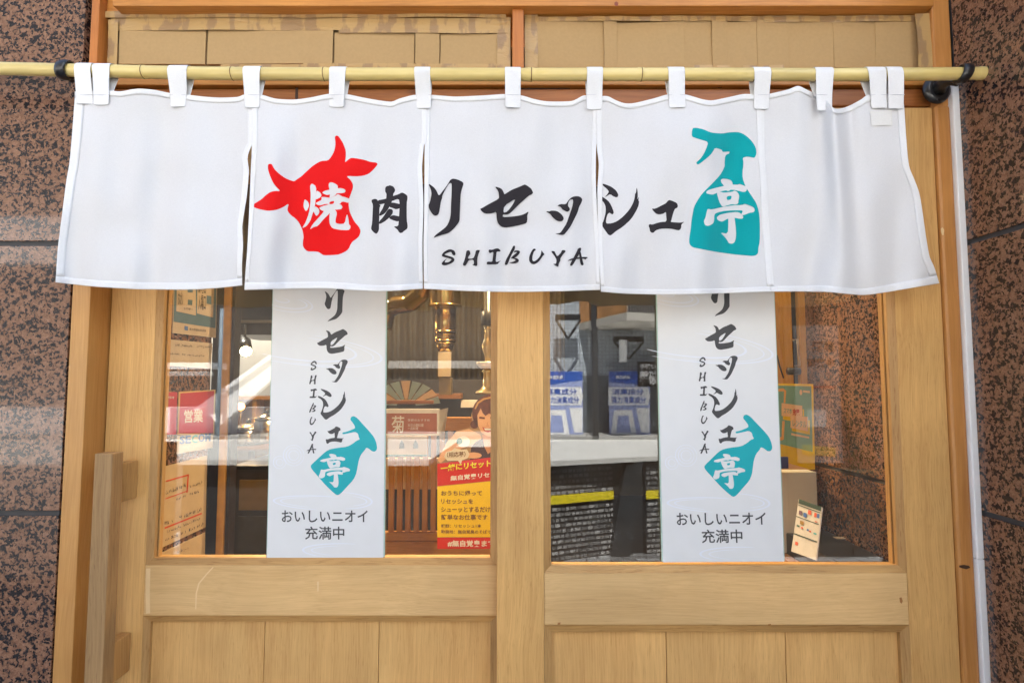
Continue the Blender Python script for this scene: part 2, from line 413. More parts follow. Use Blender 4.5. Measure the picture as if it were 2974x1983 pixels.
GLY['niku'] = (1040,480,4.9,[
 [(385,330),(400,300),(440,292),(450,285),(500,302),(528,345),(522,380),(502,402),(497,440),(482,515),(460,570),(430,620),(380,690),(302,728),(303,690),(345,625),(375,550),(400,480),(405,405),(385,380)],
 [(270,502),(400,478),(500,438),(580,412),(622,388),(660,402),(703,435),(703,480),(692,540),(692,780),(706,860),(700,905),(650,940),(630,960),(603,968),(580,950),(560,915),(503,872),(572,868),(578,790),(585,700),(592,550),(580,475),(480,512),(400,540),(300,562),(260,560)],
 [(190,515),(195,492),(230,480),(262,482),(278,500),(300,560),(320,570),(303,610),(302,700),(298,850),(298,920),(275,965),(255,978),(215,950),(188,915),(185,890),(200,820),(208,650),(212,565)],
 [(465,535),(500,532),(560,545),(600,555),(600,612),(540,630),(500,612),(440,595)],
 [(435,620),(480,625),(497,650),(490,690),(470,715),(435,755),(375,805),(300,842),(296,805),(350,745),(395,680),(408,655)],
 [(470,718),(510,712),(555,722),(600,732),(590,790),(560,802),(500,785),(435,755)]],[])
GLY['ri'] = (1040,480,4.9,[[(1003,275),(1020,272),(1080,315),(1120,370),(1150,440),(1200,375),(1260,295),(1290,250),(1310,210),(1350,190),(1420,205),(1490,240),(1502,270),(1480,330),(1462,400),(1455,500),(1447,700),(1445,795),(1400,860),(1340,925),(1280,970),(1180,995),(1120,1015),(1068,1037),(1110,985),(1180,935),(1260,870),(1300,790),(1320,700),(1322,560),(1332,400),(1332,270),(1322,250),(1290,265),(1240,350),(1195,440),(1195,470),(1180,510),(1165,600),(1150,690),(1120,715),(1090,720),(1055,695),(1010,620),(1002,570),(1020,530),(1045,420),(1040,360),(1020,310)]],[])
GLY['se'] = (1380,480,4.9,[[(70,620),(95,612),(200,550),(335,480),(340,440),(330,370),(290,320),(290,305),(350,322),(385,345),(412,400),(415,418),(520,350),(620,312),(680,285),(705,275),(740,290),(800,335),(820,380),(825,395),(800,420),(770,428),(700,490),(620,560),(500,685),(450,705),(395,700),(392,738),(500,735),(640,715),(700,695),(765,655),(740,720),(743,760),(735,825),(650,850),(520,875),(430,887),(370,875),(325,830),(305,760),(302,660),(240,685),(140,690),(90,655)]],
 [[(412,578),(580,472),(530,570),(460,660),(400,680)]])
GLY['tsu'] = (1380,480,4.9,[
 [(1010,655),(1060,658),(1080,645),(1160,650),(1215,685),(1250,725),(1262,760),(1245,795),(1200,800),(1160,790),(1100,740),(1070,695),(1045,682),(1020,668)],
 [(1165,580),(1215,552),(1290,558),(1320,510),(1360,465),(1400,445),(1460,440),(1505,455),(1527,490),(1510,540),(1480,590),(1455,680),(1410,770),(1360,870),(1300,950),(1262,992),(1210,992),(1170,980),(1137,973),(1170,968),(1210,965),(1255,900),(1300,830),(1345,700),(1380,600),(1395,520),(1390,485),(1350,490),(1325,530),(1320,580),(1345,610),(1348,640),(1320,662),(1300,662),(1240,630),(1215,590)]],[])
GLY['shi'] = (1700,480,5.6,[
 [(270,308),(285,302),(350,320),(430,355),(500,410),(537,475),(530,515),(500,525),(450,505),(420,480),(390,475),(350,505),(315,520),(360,470),(385,430),(350,385),(300,345)],
 [(202,512),(220,492),(280,515),(375,580),(420,650),(465,765),(450,798),(430,798),(390,770),(360,800),(340,870),(335,920),(345,950),(430,945),(520,910),(620,830),(720,720),(780,610),(805,520),(808,462),(822,460),(835,355),(850,420),(853,510),(845,560),(875,510),(862,570),(876,590),(865,660),(830,740),(745,880),(600,1010),(500,1070),(420,1140),(390,1140),(360,1115),(280,1000),(268,960),(295,910),(325,800),(333,740),(328,660),(290,590),(225,545)]],[])
GLY['yu'] = (1700,480,5.6,[[(1078,705),(1140,708),(1250,650),(1310,620),(1345,575),(1370,567),(1420,582),(1490,615),(1507,660),(1495,695),(1460,705),(1435,760),(1410,850),(1400,895),(1385,922),(1460,930),(1550,935),(1615,918),(1562,960),(1560,1020),(1530,1060),(1480,1055),(1420,1038),(1330,1030),(1220,1035),(1145,1060),(1110,1098),(1080,1100),(1050,1075),(1045,1030),(1030,990),(1035,965),(1060,958),(1085,968),(1180,935),(1250,922),(1305,920),(1322,895),(1315,830),(1312,755),(1270,790),(1200,803),(1150,790),(1110,750)]],[])
GLY['S'] = (1040,480,4.9,[[(1190,1275),(1220,1235),(1280,1200),(1320,1195),(1370,1215),(1388,1255),(1380,1280),(1360,1285),(1335,1260),(1330,1235),(1300,1235),(1240,1260),(1228,1275),(1290,1290),(1350,1310),(1375,1340),(1360,1375),(1310,1405),(1240,1427),(1200,1420),(1188,1400),(1200,1375),(1270,1320),(1240,1355),(1230,1385),(1290,1380),(1330,1345),(1325,1335),(1270,1318),(1200,1300)]],[])
GLY['H'] = (1040,480,4.9,[[(1540,1220),(1570,1208),(1590,1220),(1600,1265),(1575,1290),(1560,1330),(1640,1328),(1665,1270),(1675,1215),(1700,1205),(1738,1208),(1715,1260),(1700,1310),(1695,1370),(1698,1415),(1685,1438),(1660,1430),(1620,1415),(1650,1405),(1645,1345),(1575,1350),(1545,1400),(1530,1430),(1500,1430),(1490,1408),(1510,1360),(1530,1290)]],[])
GLY['I'] = (1380,480,4.9,[[(190,1210),(205,1198),(240,1205),(290,1185),(330,1182),(365,1215),(355,1228),(305,1228),(300,1280),(290,1375),(320,1375),(370,1355),(340,1380),(320,1410),(170,1412),(162,1395),(175,1370),(245,1375),(250,1320),(262,1235),(235,1238),(210,1255),(195,1235)]],[])
GLY['B'] = (1380,480,4.9,[[(550,1138),(570,1155),(562,1200),(530,1250),(500,1310),(475,1380),(455,1415),(430,1422),(420,1400),(440,1340),(480,1270),(520,1190)],
 [(560,1215),(610,1210),(640,1225),(630,1260),(590,1300),(560,1320),(500,1330),(540,1285),(590,1245),(595,1235),(550,1240)],
 [(560,1318),(600,1325),(625,1350),(615,1375),(580,1395),(530,1400),(475,1385),(530,1375),(580,1355),(560,1335),(520,1325)]],[])
GLY['U'] = (1380,480,4.9,[[(800,1225),(830,1185),(860,1190),(862,1212),(840,1220),(815,1290),(812,1350),(835,1370),(880,1345),(920,1300),(935,1265),(945,1205),(960,1235),(990,1270),(965,1285),(930,1340),(890,1385),(840,1412),(795,1400),(768,1360),(768,1300)]],[])
GLY['Y'] = (1380,480,4.9,[[(1075,1220),(1130,1222),(1145,1260),(1170,1300),(1225,1240),(1232,1210),(1270,1205),(1292,1225),(1250,1270),(1210,1330),(1215,1355),(1190,1400),(1182,1445),(1160,1440),(1105,1400),(1150,1405),(1160,1345),(1130,1290)]],[])
GLY['A'] = (1380,480,4.9,[[(1460,1190),(1490,1172),(1512,1180),(1500,1230),(1460,1300),(1420,1370),(1390,1420),(1365,1435),(1348,1420),(1365,1380),(1410,1300),(1450,1220)],
 [(1475,1230),(1500,1225),(1515,1290),(1530,1360),(1545,1410),(1535,1425),(1510,1422),(1495,1390),(1485,1300)],
 [(1305,1365),(1360,1330),(1440,1312),(1580,1303),(1608,1315),(1575,1330),(1565,1350),(1555,1328),(1450,1335),(1380,1350)]],[])
BOTTLE = [(190,115),(200,85),(240,83),(320,100),(380,128),(430,140),(530,147),(600,133),(700,130),(750,145),(800,178),(850,225),(890,285),(903,320),(907,365),(895,400),(880,417),(840,408),(800,402),(752,415),(762,460),(760,510),(752,560),(752,640),(780,725),(810,775),(860,850),(900,910),(925,980),(940,1060),(945,1180),(943,1350),(928,1410),(925,1470),(905,1495),(870,1505),(780,1498),(640,1485),(500,1465),(380,1445),(280,1425),(200,1410),(165,1380),(158,1340),(165,1270),(178,1200),(185,1110),(195,1050),(212,960),(250,890),(300,815),(370,745),(430,685),(500,610),(530,560),(555,505),(552,470),(558,400),(575,378),(603,370),(610,345),(560,350),(528,350),(522,325),(445,303),(425,345),(390,390),(330,440),(285,475),(255,492),(237,475),(245,460),(290,420),(325,365),(350,310),(372,240),(300,218),(240,200),(187,180)]
GLY['tei'] = (1960,350,3.8233,[
 [(510,660),(530,647),(580,650),(625,665),(640,690),(642,712),(630,760),(600,785),(570,780),(545,725),(515,690)],
 [(345,800),(365,775),(450,750),(560,725),(640,712),(700,715),(715,705),(780,728),(802,750),(795,785),(765,797),(720,785),(640,768),(560,778),(500,790),(450,812),(420,825),(360,815)],
 [(465,800),(500,790),(545,803),(640,792),(662,778),(695,795),(715,830),(712,865),(705,890),(705,920),(680,935),(630,930),(575,945),(530,962),(500,920),(480,860)],
 [(365,980),(410,990),(525,962),(640,942),(750,940),(775,925),(840,948),(880,970),(888,1000),(875,1020),(830,1025),(755,1055),(735,1045),(760,1000),(680,997),(560,1003),(480,1020),(438,1040),(437,1110),(425,1145),(375,1172),(335,1165),(320,1120),(340,1080),(355,1010)],
 [(470,1070),(500,1045),(590,1025),(690,1015),(730,1030),(760,1065),(755,1090),(720,1092),(660,1080),(590,1088),(545,1115),(520,1125),(480,1110),(465,1085)],
 [(592,1060),(660,1060),(672,1150),(680,1240),(678,1300),(665,1350),(640,1368),(600,1365),(582,1330),(550,1290),(505,1243),(588,1260),(595,1150)]],
 [[(573,845),(632,833),(625,878),(580,887)]])
SBOTTLE = [(775,295),(785,270),(810,265),(840,285),(880,330),(940,395),(985,450),(1005,500),(1012,550),(995,575),(970,575),(940,550),(915,540),(905,560),(870,600),(850,650),(838,720),(828,770),(805,820),(750,880),(690,945),(665,958),(640,945),(560,870),(500,800),(435,725),(428,700),(445,680),(500,630),(560,575),(600,555),(660,543),(750,533),(800,505),(830,480),(862,468),(850,450),(845,420),(820,402),(760,415),(710,425),(705,410),(750,400),(800,380),(818,370),(815,350),(795,320)]
def chaikin(poly, it=1, q=0.22):
    p = np.array(poly, float)
    for _ in range(it):
        nx = np.roll(p, -1, axis=0)
        a = p * (1 - q) + nx * q
        b = p * q + nx * (1 - q)
        p = np.stack([a, b], 1).reshape(-1, 2)
    return p
def to_src(poly, ox, oy, s, it=1):
    return chaikin(np.array(poly, float) / s + np.array([ox, oy]), it)
def glyph(name):
    ox, oy, s, st, ho = GLY[name]
    return [to_src(q, ox, oy, s) for q in st], [to_src(q, ox, oy, s) for q in ho]
def fit(polys, holes, bbox):
    a = np.concatenate(polys)
    lo, hi = a.min(0), a.max(0)
    x0, y0, x1, y1 = bbox
    k = np.array([(x1 - x0) / (hi[0] - lo[0]), (y1 - y0) / (hi[1] - lo[1])])
    f = lambda q: (q - lo) * k + np.array([x0, y0])
    return [f(q) for q in polys], [f(q) for q in holes]
def pip(pts, poly):
    x, y = pts[:, 0], pts[:, 1]
    ins = np.zeros(len(pts), bool)
    x1, y1 = poly[-1]
    for x2, y2 in poly:
        c = (y1 > y) != (y2 > y)
        if y1 != y2:
            ins ^= c & (x < (x2 - x1) * (y - y1) / (y2 - y1) + x1)
        x1, y1 = x2, y2
    return ins
def fill(polys, holes=(), grid=None):
    """Triangles that cover the union of polys minus holes; grid = spacing of extra inner points, so the print can follow folds."""
    pts, edges = [], []
    for q in list(polys) + list(holes):
        n0 = len(pts)
        pts += [Vector((float(a), float(b))) for a, b in q]
        n = len(q)
        edges += [(n0 + i, n0 + (i + 1) % n) for i in range(n)]
    if grid:
        a = np.concatenate(list(polys))
        lo, hi = a.min(0), a.max(0)
        g = np.array([(x + 0.13, y + 0.07) for x in np.arange(lo[0], hi[0], grid) for y in np.arange(lo[1], hi[1], grid)])
        keep = np.zeros(len(g), bool)
        for q in polys: keep |= pip(g, q)
        pts += [Vector((float(a), float(b))) for a, b in g[keep]]
    v, e, f, *_ = geometry.delaunay_2d_cdt(pts, edges, [], 0, 1e-4)
    V = np.array([(p.x, p.y) for p in v])
    F = [t for t in f if len(t) == 3]
    F = np.array(F)
    c = V[F].mean(1)
    keep = np.zeros(len(F), bool)
    for q in polys: keep |= pip(c, q)
    for q in holes: keep &= ~pip(c, q)
    return V, F[keep]
def print_on(name, parts, M, mats, parent):
    """parts: list of (polys, holes, material index, layer, grid); M(px, py, layer) gives the place."""
    verts, faces, mi = [], [], []
    for polys, holes, k, layer, grid in parts:
        V, F = fill([np.array(q, float) for q in polys], [np.array(q, float) for q in holes], grid)
        n0 = len(verts)
        verts += [M(a, b, layer) for a, b in V]
        faces += [tuple(int(i) + n0 for i in t) for t in F]
        mi += [k] * len(F)
    return mesh(name, verts, faces, mats, parent, midx=mi)
_font = None
def text_polys(body, offset=0.0, spacing=1.0):
    c = bpy.data.curves.new("t", 'FONT')
    c.body = body
    c.offset = offset
    c.space_character = spacing
    c.resolution_u = 2
    o = bpy.data.objects.new("t", c)
    COL.objects.link(o)
    dg = bpy.context.evaluated_depsgraph_get()
    me = bpy.data.meshes.new_from_object(o.evaluated_get(dg))
    V = np.array([(v.co.x, -v.co.y) for v in me.vertices]) if len(me.vertices) else np.zeros((0, 2))
    F = [tuple(p.vertices) for p in me.polygons]
    bpy.data.objects.remove(o); bpy.data.curves.remove(c); bpy.data.meshes.remove(me)
    return V, F
def text_on(name, items, M, mats, parent):
    """items: (body, x0, y0, x1, y1, material index, layer, offset, shear) text stretched to that pixel box"""
    o = None
    for body, x0, y0, x1, y1, k, layer, off, shear in items:
        V, F = text_polys(body, off)
        if len(V) == 0: continue
        lo, hi = V.min(0), V.max(0)
        W = (V - lo) / (hi - lo)
        verts = [M(x0 + a * (x1 - x0), y0 + b * (y1 - y0) + shear * a, layer) for a, b in W]
        o = mesh(name, verts, F, [mats[k]], parent)
    return o


# ================================================================== THE SETTING
ZX = lambda py, Y, px=1487: P(px, py, Y).z
XX = lambda px, py, Y: P(px, py, Y).x
YF = 1.245                              # face of the front (right) door and of the granite
YB = 1.299                              # face of the rear (left) door

# --- ground
def paver_field(name, x0, x1, y0, y1, z, mat, kind="stuff"):
    verts, faces = [], []
    rx, ry, gap = 0.20, 0.10, 0.007
    j = 0
    y = y0
    while y < y1 - 0.01:
        x = x0 - (rx / 2 if j % 2 else 0)
        while x < x1:
            a0, a1, b0, b1 = max(x + gap / 2, x0), min(x + rx - gap / 2, x1), y + gap / 2, min(y + ry - gap / 2, y1)
            if a1 - a0 > 0.02:
                h = z + random.uniform(-0.0012, 0.0012)
                n = len(verts); c = 0.004
                verts += [(a0, b0, z - 0.015), (a1, b0, z - 0.015), (a1, b1, z - 0.015), (a0, b1, z - 0.015),
                          (a0 + c, b0 + c, h), (a1 - c, b0 + c, h), (a1 - c, b1 - c, h), (a0 + c, b1 - c, h)]
                faces += [(n + 4, n + 5, n + 6, n + 7), (n, n + 1, n + 5, n + 4), (n + 1, n + 2, n + 6, n + 5), (n + 2, n + 3, n + 7, n + 6), (n + 3, n, n + 4, n + 7)]
            x += rx
        y += ry; j += 1
    o = mesh(name, verts, faces, mat)
    tag(o, kind=kind)
    return o
def paver_mat():
    m, t, p = base("grey block paving")
    N = t.nodes.new; L = t.links.new
    tc = N("ShaderNodeTexCoord")
    mp = N("ShaderNodeMapping"); mp.inputs["Scale"].default_value = (5, 10, 1); L(tc.outputs["Object"], mp.inputs["Vector"])
    wn = N("ShaderNodeTexWhiteNoise"); fl = N("ShaderNodeVectorMath"); fl.operation = 'FLOOR'; L(mp.outputs[0], fl.inputs[0]); L(fl.outputs[0], wn.inputs["Vector"])
    n = N("ShaderNodeTexNoise"); n.inputs["Scale"].default_value = 25; n.inputs["Detail"].default_value = 6; L(tc.outputs["Object"], n.inputs["Vector"])
    a = N("ShaderNodeMath"); a.operation = 'MULTIPLY_ADD'; a.inputs[1].default_value = 0.6; L(wn.outputs["Value"], a.inputs[0]); L(n.outputs["Fac"], a.inputs[2])
    cr = N("ShaderNodeValToRGB"); L(a.outputs[0], cr.inputs[0])
    cr.color_ramp.elements[0].position = 0.3; cr.color_ramp.elements[0].color = (0.035, 0.036, 0.04, 1)
    cr.color_ramp.elements[1].position = 1.0; cr.color_ramp.elements[1].color = (0.26, 0.27, 0.28, 1)
    L(cr.outputs[0], p.inputs["Base Color"]); p.inputs["Roughness"].default_value = 0.8
    return m
mesh("ground", [(-60, -60, -0.03), (60, -60, -0.03), (60, 40, -0.03), (-60, 40, -0.03)], [(0, 1, 2, 3)], flat_mat("asphalt ground", (0.06, 0.06, 0.06), 0.9, scale=8))["kind"] = "structure"
PAVE = paver_mat()
paver_field("brick_paving", -3.2, 4.2, -6.4, 1.0, 0.0, PAVE)
mesh("pavement", [(-20, -7.3, -0.006), (20, -7.3, -0.006), (20, 1.2, -0.006), (-20, 1.2, -0.006)], [(0, 1, 2, 3)], flat_mat("mortar bed", (0.05, 0.05, 0.05), 0.9))["kind"] = "structure"
# big display block with a pale top and densely printed dark sides
def plan_prism(name, pts, z0, z1, mat, par):
    n = len(pts)
    V = [(x, y, z0) for x, y in pts] + [(x, y, z1) for x, y in pts]
    F = [tuple(range(n)), tuple(range(2 * n - 1, n - 1, -1))] + [(i, n + i, n + (i + 1) % n, (i + 1) % n) for i in range(n)]
    o = mesh(name, V, F, mat, par)
    bm = bmesh.new(); bm.from_mesh(o.data); bmesh.ops.recalc_face_normals(bm, faces=bm.faces); bm.to_mesh(o.data); bm.free()
    return o
pt = empty("display_block", (0.9, -2.2, 0), "big black display block covered in dense small print, with white top and yellow band", "display block")
PTOP = flat_mat("pale stone top", (0.62, 0.62, 0.60), 0.75, var=0.06, scale=6)
ax, ay = R(1480, 1335, -1.95).x, -1.95
bx, by = R(1868, 1335, -2.30).x, -2.30
cx_, cy_ = bx + 0.33, by - 0.04
ZP = 0.81
plan_prism("stone_top", [(R(484, 1338, -1.95, YGL).x, -1.98), (-1.6, -1.93), (-0.66, -1.93), (-.56, -3.35), (R(600, 1280, -3.2, YGL).x, -3.3)], ZP - .04, ZP, PTOP, pt)
plan_prism("stone_top", [(.15, ay + .0), (bx, by + .03), (cx_, cy_), (cx_, -3.4), (.2, -3.4)], ZP - .04, ZP, PTOP, pt)
plan_prism("core", [(R(500, 1338, -1.95, YGL).x, -2.10), (-1.6, -2.06), (ax, ay - .021), (bx - .26, by - .021), (bx, by - .05), (bx + .02, by - .017), (cx_ - .1, cy_ - .032), (cx_ - .1, -3.2), (R(600, 1280, -3.2, YGL).x, -3.2)], 0.0, ZP - .041, flat_mat("dark slate facing", (0.018, 0.019, 0.021), 0.6), pt)  # dark front widened to the left to keep the pane's reflection dark
def tile_face(p, q, z0, z1, tw, th, mat, par):
    p, q = Vector((*p, 0)), Vector((*q, 0))
    d = (q - p); Ln = d.length; d.normalize(); nrm = Vector((-d.y, d.x, 0))
    if nrm.y < 0: nrm = -nrm
    V, F = [], []
    z = z0; j = 0
    while z + th < z1:
        t = -random.uniform(0, tw)
        while t < Ln:
            w_ = tw * random.choice((.55, .7, .8, 1, 1.2))
            a_, b_ = max(t, 0) + .006, min(t + w_, Ln) - .006
            if b_ - a_ > .01:
                h = .0015
                n = len(V)
                for zz_ in (z + .011, z + th - .008):
                    for tt in (a_, b_):
                        V.append(p + d * tt + Vector((0, 0, zz_)))
                        V.append(p + d * tt + Vector((0, 0, zz_)) + nrm * h)
                # order: 0 a-low-in 1 a-low-out 2 b-low-in 3 b-low-out 4.. high
                F += [(n + 1, n + 3, n + 7, n + 5), (n, n + 1, n + 5, n + 4), (n + 2, n + 6, n + 7, n + 3), (n + 4, n + 5, n + 7, n + 6), (n, n + 2, n + 3, n + 1)]
            t += w_
        z += th; j += 1
    return mesh("small_print", V, F, mat, par)
def tile_mat2():
    m, t, p = base("mottled slate tile")
    N = t.nodes.new; L = t.links.new
    g_ = N("ShaderNodeNewGeometry"); r_ = N("ShaderNodeMapRange")
    L(g_.outputs["Random Per Island"], r_.inputs[0]); r_.inputs[3].default_value = .10; r_.inputs[4].default_value = .42
    c_ = N("ShaderNodeCombineColor"); 
    for i_ in range(3): L(r_.outputs[0], c_.inputs[i_])
    L(c_.outputs[0], p.inputs["Base Color"]); p.inputs["Roughness"].default_value = .5
    return m
TM2 = tile_mat2()
tag(tile_face((ax, ay - .02), (bx - .25, by - .02), 0.0, ZP - .042, .055, .043, TM2, pt), kind="stuff")
tag(tile_face((bx + .02, by - .015), (cx_ - .1, cy_ - .03), 0.0, ZP - .042, .055, .043, TM2, pt), kind="stuff")
V_ = [(bx - .16, by - .03, ZP - .042), (bx + .0, by - .03, ZP - .042), (bx - .12, by - .03, 0), (bx - .30, by - .03, 0), (bx - .15, by + .05, ZP - .042), (bx - .01, by + .05, ZP - .042), (bx - .13, by + .05, 0), (bx - .29, by + .05, 0)]
mesh("corner_fold", V_, [(0, 1, 2, 3), (7, 6, 5, 4), (0, 4, 5, 1), (1, 5, 6, 2), (2, 6, 7, 3), (3, 7, 4, 0)], flat_mat("smooth dark sheet", (0.035, 0.04, 0.045), 0.4), pt)
YTAPE = flat_mat("yellow warning tape", (0.80, 0.66, 0.02), 0.45, var=0.05)
def tape(p, q):
    p, q = Vector((*p, 0)), Vector((*q, 0)); o_ = Vector((0, .016, 0)); o2 = Vector((0, .018, 0))
    V = [p + o_ + Vector((0, 0, .455)), q + o_ + Vector((0, 0, .455)), q + o_ + Vector((0, 0, .525)), p + o_ + Vector((0, 0, .525))]
    V += [v + Vector((0, .002, 0)) for v in V]
    return mesh("warning_tape", V, [(3, 2, 1, 0), (4, 5, 6, 7), (0, 1, 5, 4), (1, 2, 6, 5), (2, 3, 7, 6), (3, 0, 4, 7)], YTAPE, pt)
tape((ax, ay - .02), (bx - .25, by - .02)); tape((bx + .02, by - .015), (cx_ - .1, cy_ - .03))
# kerb and road in the sun
box("kerb", -20, 20, -7.45, -7.30, -0.1, 0.0, flat_mat("kerb stone", (0.42, 0.41, 0.39), 0.8))["kind"] = "structure"
mesh("road", [(-40, -11.6, -0.02), (40, -11.6, -0.02), (40, -7.46, -0.02), (-40, -7.46, -0.02)], [(0, 1, 2, 3)], flat_mat("pale concrete road", (0.66, 0.65, 0.62), 0.9, var=0.12, scale=3))["kind"] = "structure"
box("pavement_far", -40, 40, -13.4, -11.62, -0.1, 0.06, flat_mat("far pavement", (0.32, 0.32, 0.31), 0.9))["kind"] = "structure"

# --- the shop's own building, above and beside the front (it throws the shade on the street)
PLAST = flat_mat("grey wall render", (0.30, 0.29, 0.27), 0.8, scale=3)
fb = empty("shop_building", (0, 2, 0), "stone faced building that holds the shop front, rising above the timber frame", "building")
ZTOP = ZX(-60, YF)
HB_ = 4.9
box("upper_wall", -9, 9, YF + 0.012, 1.36, ZTOP, HB_, PLAST, fb, 0)
box("side_wall", -9, -1.12, YF + 0.032, 1.36, 0, ZTOP - 0.001, PLAST, fb, 0)
box("side_wall", 1.10, 9, YF + 0.032, 1.36, 0, ZTOP - 0.001, PLAST, fb, 0)
box("roof", -9, 9, 1.361, 9.0, HB_ - 0.25, HB_, PLAST, fb, 0)
box("back_wall", -9, 9, 8.9, 9.0, 0, HB_ - 0.251, PLAST, fb, 0)
box("end_wall", -9, -8.9, 1.361, 8.899, 0, HB_ - 0.251, PLAST, fb, 0)
box("end_wall", 8.9, 9, 1.361, 8.899, 0, HB_ - 0.251, PLAST, fb, 0)

# --- left granite wall: frontal slabs with open joints
xl = XX(206, 827, YF)
gw = empty("granite_wall", (-1.6, YF, 0), "polished salmon and black granite slab wall left of the timber door frame", "wall")
zj = [ZX(707, YF), ZX(1490, YF)]
hs = zj[0] - zj[1]
rows = [zj[1] - hs * 2, zj[1] - hs, zj[1], zj[0], zj[0] + hs, zj[0] + 2 * hs]
rows = [r for r in rows if r > -0.1]
rows[0] = max(rows[0], 0.0)
g = 0.0055
first = None
for i in range(len(rows) - 1):
    z0, z1 = rows[i], min(rows[i + 1], ZTOP + 0.4)
    for k in range(3):
        x1 = xl - k * 0.9
        x0 = x1 - 0.9 + 2 * g
        box("stone_slab", x0, x1, YF, YF + 0.028, z0 + g, z1 - g, GRAN, gw, 0.0012)
box("joint_filler", xl - 2.7, xl - 0.004, YF + 0.006, YF + 0.031, 0.0, ZTOP + 0.4, SEAL, gw, 0)

# --- right granite wall: slabs on the return that comes towards the street, and on past the doors
XR = 1.0
gr = empty("granite_wall", (XR, 1.0, 0), "darker brown granite return wall right of the white edge strip", "wall")
pa, pb = PX(2974, 657, XR), PX(2812, 702, XR)
zr1 = (pa.z + pb.z) / 2
pa, pb = PX(2974, 1522, XR), PX(2856, 1491, XR)
zr0 = (pa.z + pb.z) / 2
hr = zr1 - zr0
rr = [zr0 - 2 * hr, zr0 - hr, zr0, zr1, zr1 + hr, zr1 + 2 * hr]
rr = [r for r in rr if r > -0.1]; rr[0] = max(rr[0], 0)
def side_slabs(X0, X1, y0, y1, par, rws, step=0.9, name="stone_slab", mat=GRAN):
    for i in range(len(rws) - 1):
        y = y1
        while y > y0 + 0.01:
            ya = max(y - step, y0)
            box(name, X0, X1, ya + g, y - g * 0.2, rws[i] + g, min(rws[i + 1], 3.2) - g, mat, par, 0.0012)
            y = ya
side_slabs(XR, XR + 0.028, 0.98, 1.243, gr, rr)
box("joint_filler", XR + 0.006, XR + 0.09, 0.98, YF + 0.03, 0.0, 3.2, SEAL, gr, 0)
for i in range(len(rr) - 1):
    box("stone_slab", XR + 0.0005, 1.9, 0.95, 0.9785, rr[i] + g, min(rr[i + 1], 3.2) - g, GRAN, gr, 0.0012)

# --- white vinyl edge strip
x0, x1 = XX(2790, 830, 1.238), XX(2812, 830, 1.238)
es = empty("edge_strip", ((x0 + x1) / 2, 1.238, 0), "white plastic edge strip between right timber jamb and granite", "trim strip")
zt, zm = ZX(243, 1.236), ZX(1622, 1.236)
box("strip_length", x0, x1 - 0.001, 1.232, 1.262, zm + 0.0006, zt, WHITEP, es, 0.003)
box("strip_length", x0 + 0.0006, x1 - 0.0006, 1.232, 1.262, 0.0, zm, WHITEP, es, 0.003)

# ================================================================== TIMBER FRAME
fr = empty("door_frame", (0, 1.26, 0), "orange timber frame round the sliding doors with cardboard filled openings above", "door frame")
xj0, xj1 = XX(208.6, 827, 1.237), XX(264, 827, 1.237)
box("jamb", xj0 + 0.002, xj1, 1.237, 1.40, 0.0, ZX(232, 1.237), JAMB, fr, 0.002)
box("jamb", xj0 + 0.004, XX(284, 120, 1.247), 1.247, 1.40, ZX(232, 1.237) + 0.001, ZTOP, PINEZ, fr, 0.002)
xk0, xk1 = XX(2741, 830, 1.240), XX(2789, 830, 1.240)
box("jamb", xk0, xk1 - 0.001, 1.240, 1.36, 0.0, ZX(308, 1.245) - 0.001, JAMBR, fr, 0.007)
box("jamb", XX(2712, 150, 1.246), XR - 0.0008, 1.246, 1.36, ZX(308, 1.245), ZTOP, JAMBR, fr, 0.003)
XA, XB = XX(284, 120, 1.247) + 0.0005, XX(2712, 150, 1.246) - 0.0005
zb0, zb1 = ZX(21, 1.240), ZTOP
box("head_beam", xj0 + 0.06, XB - 0.001, 1.236, 1.268, zb0, zb1, PINEX, fr, 0.002)
box("head_beam", XA, XB, 1.269, 1.40, zb0 + 0.001, zb1, PINEX, fr, 0.002)
zr_a, zr_b, zr_c = ZX(200, 1.250), ZX(249, 1.250), ZX(308, 1.262)
box("transom_rail", XA, XB, 1.250, 1.36, zr_b + 0.0015, zr_a, PINEX, fr, 0.002)
box("lintel", XA, XB, 1.262, 1.36, zr_c, zr_b - 0.0015, PINED, fr, 0.002)
box("mullion", XX(1488, 110, 1.247), XX(1521, 110, 1.247), 1.247, 1.36, zr_a + 0.0005, zb0 - 0.0005, PINEZ, fr, 0.002)
box("threshold", xj1, xk0, 1.235, 1.40, 0.001, 0.03, PINEX, fr, 0.002)

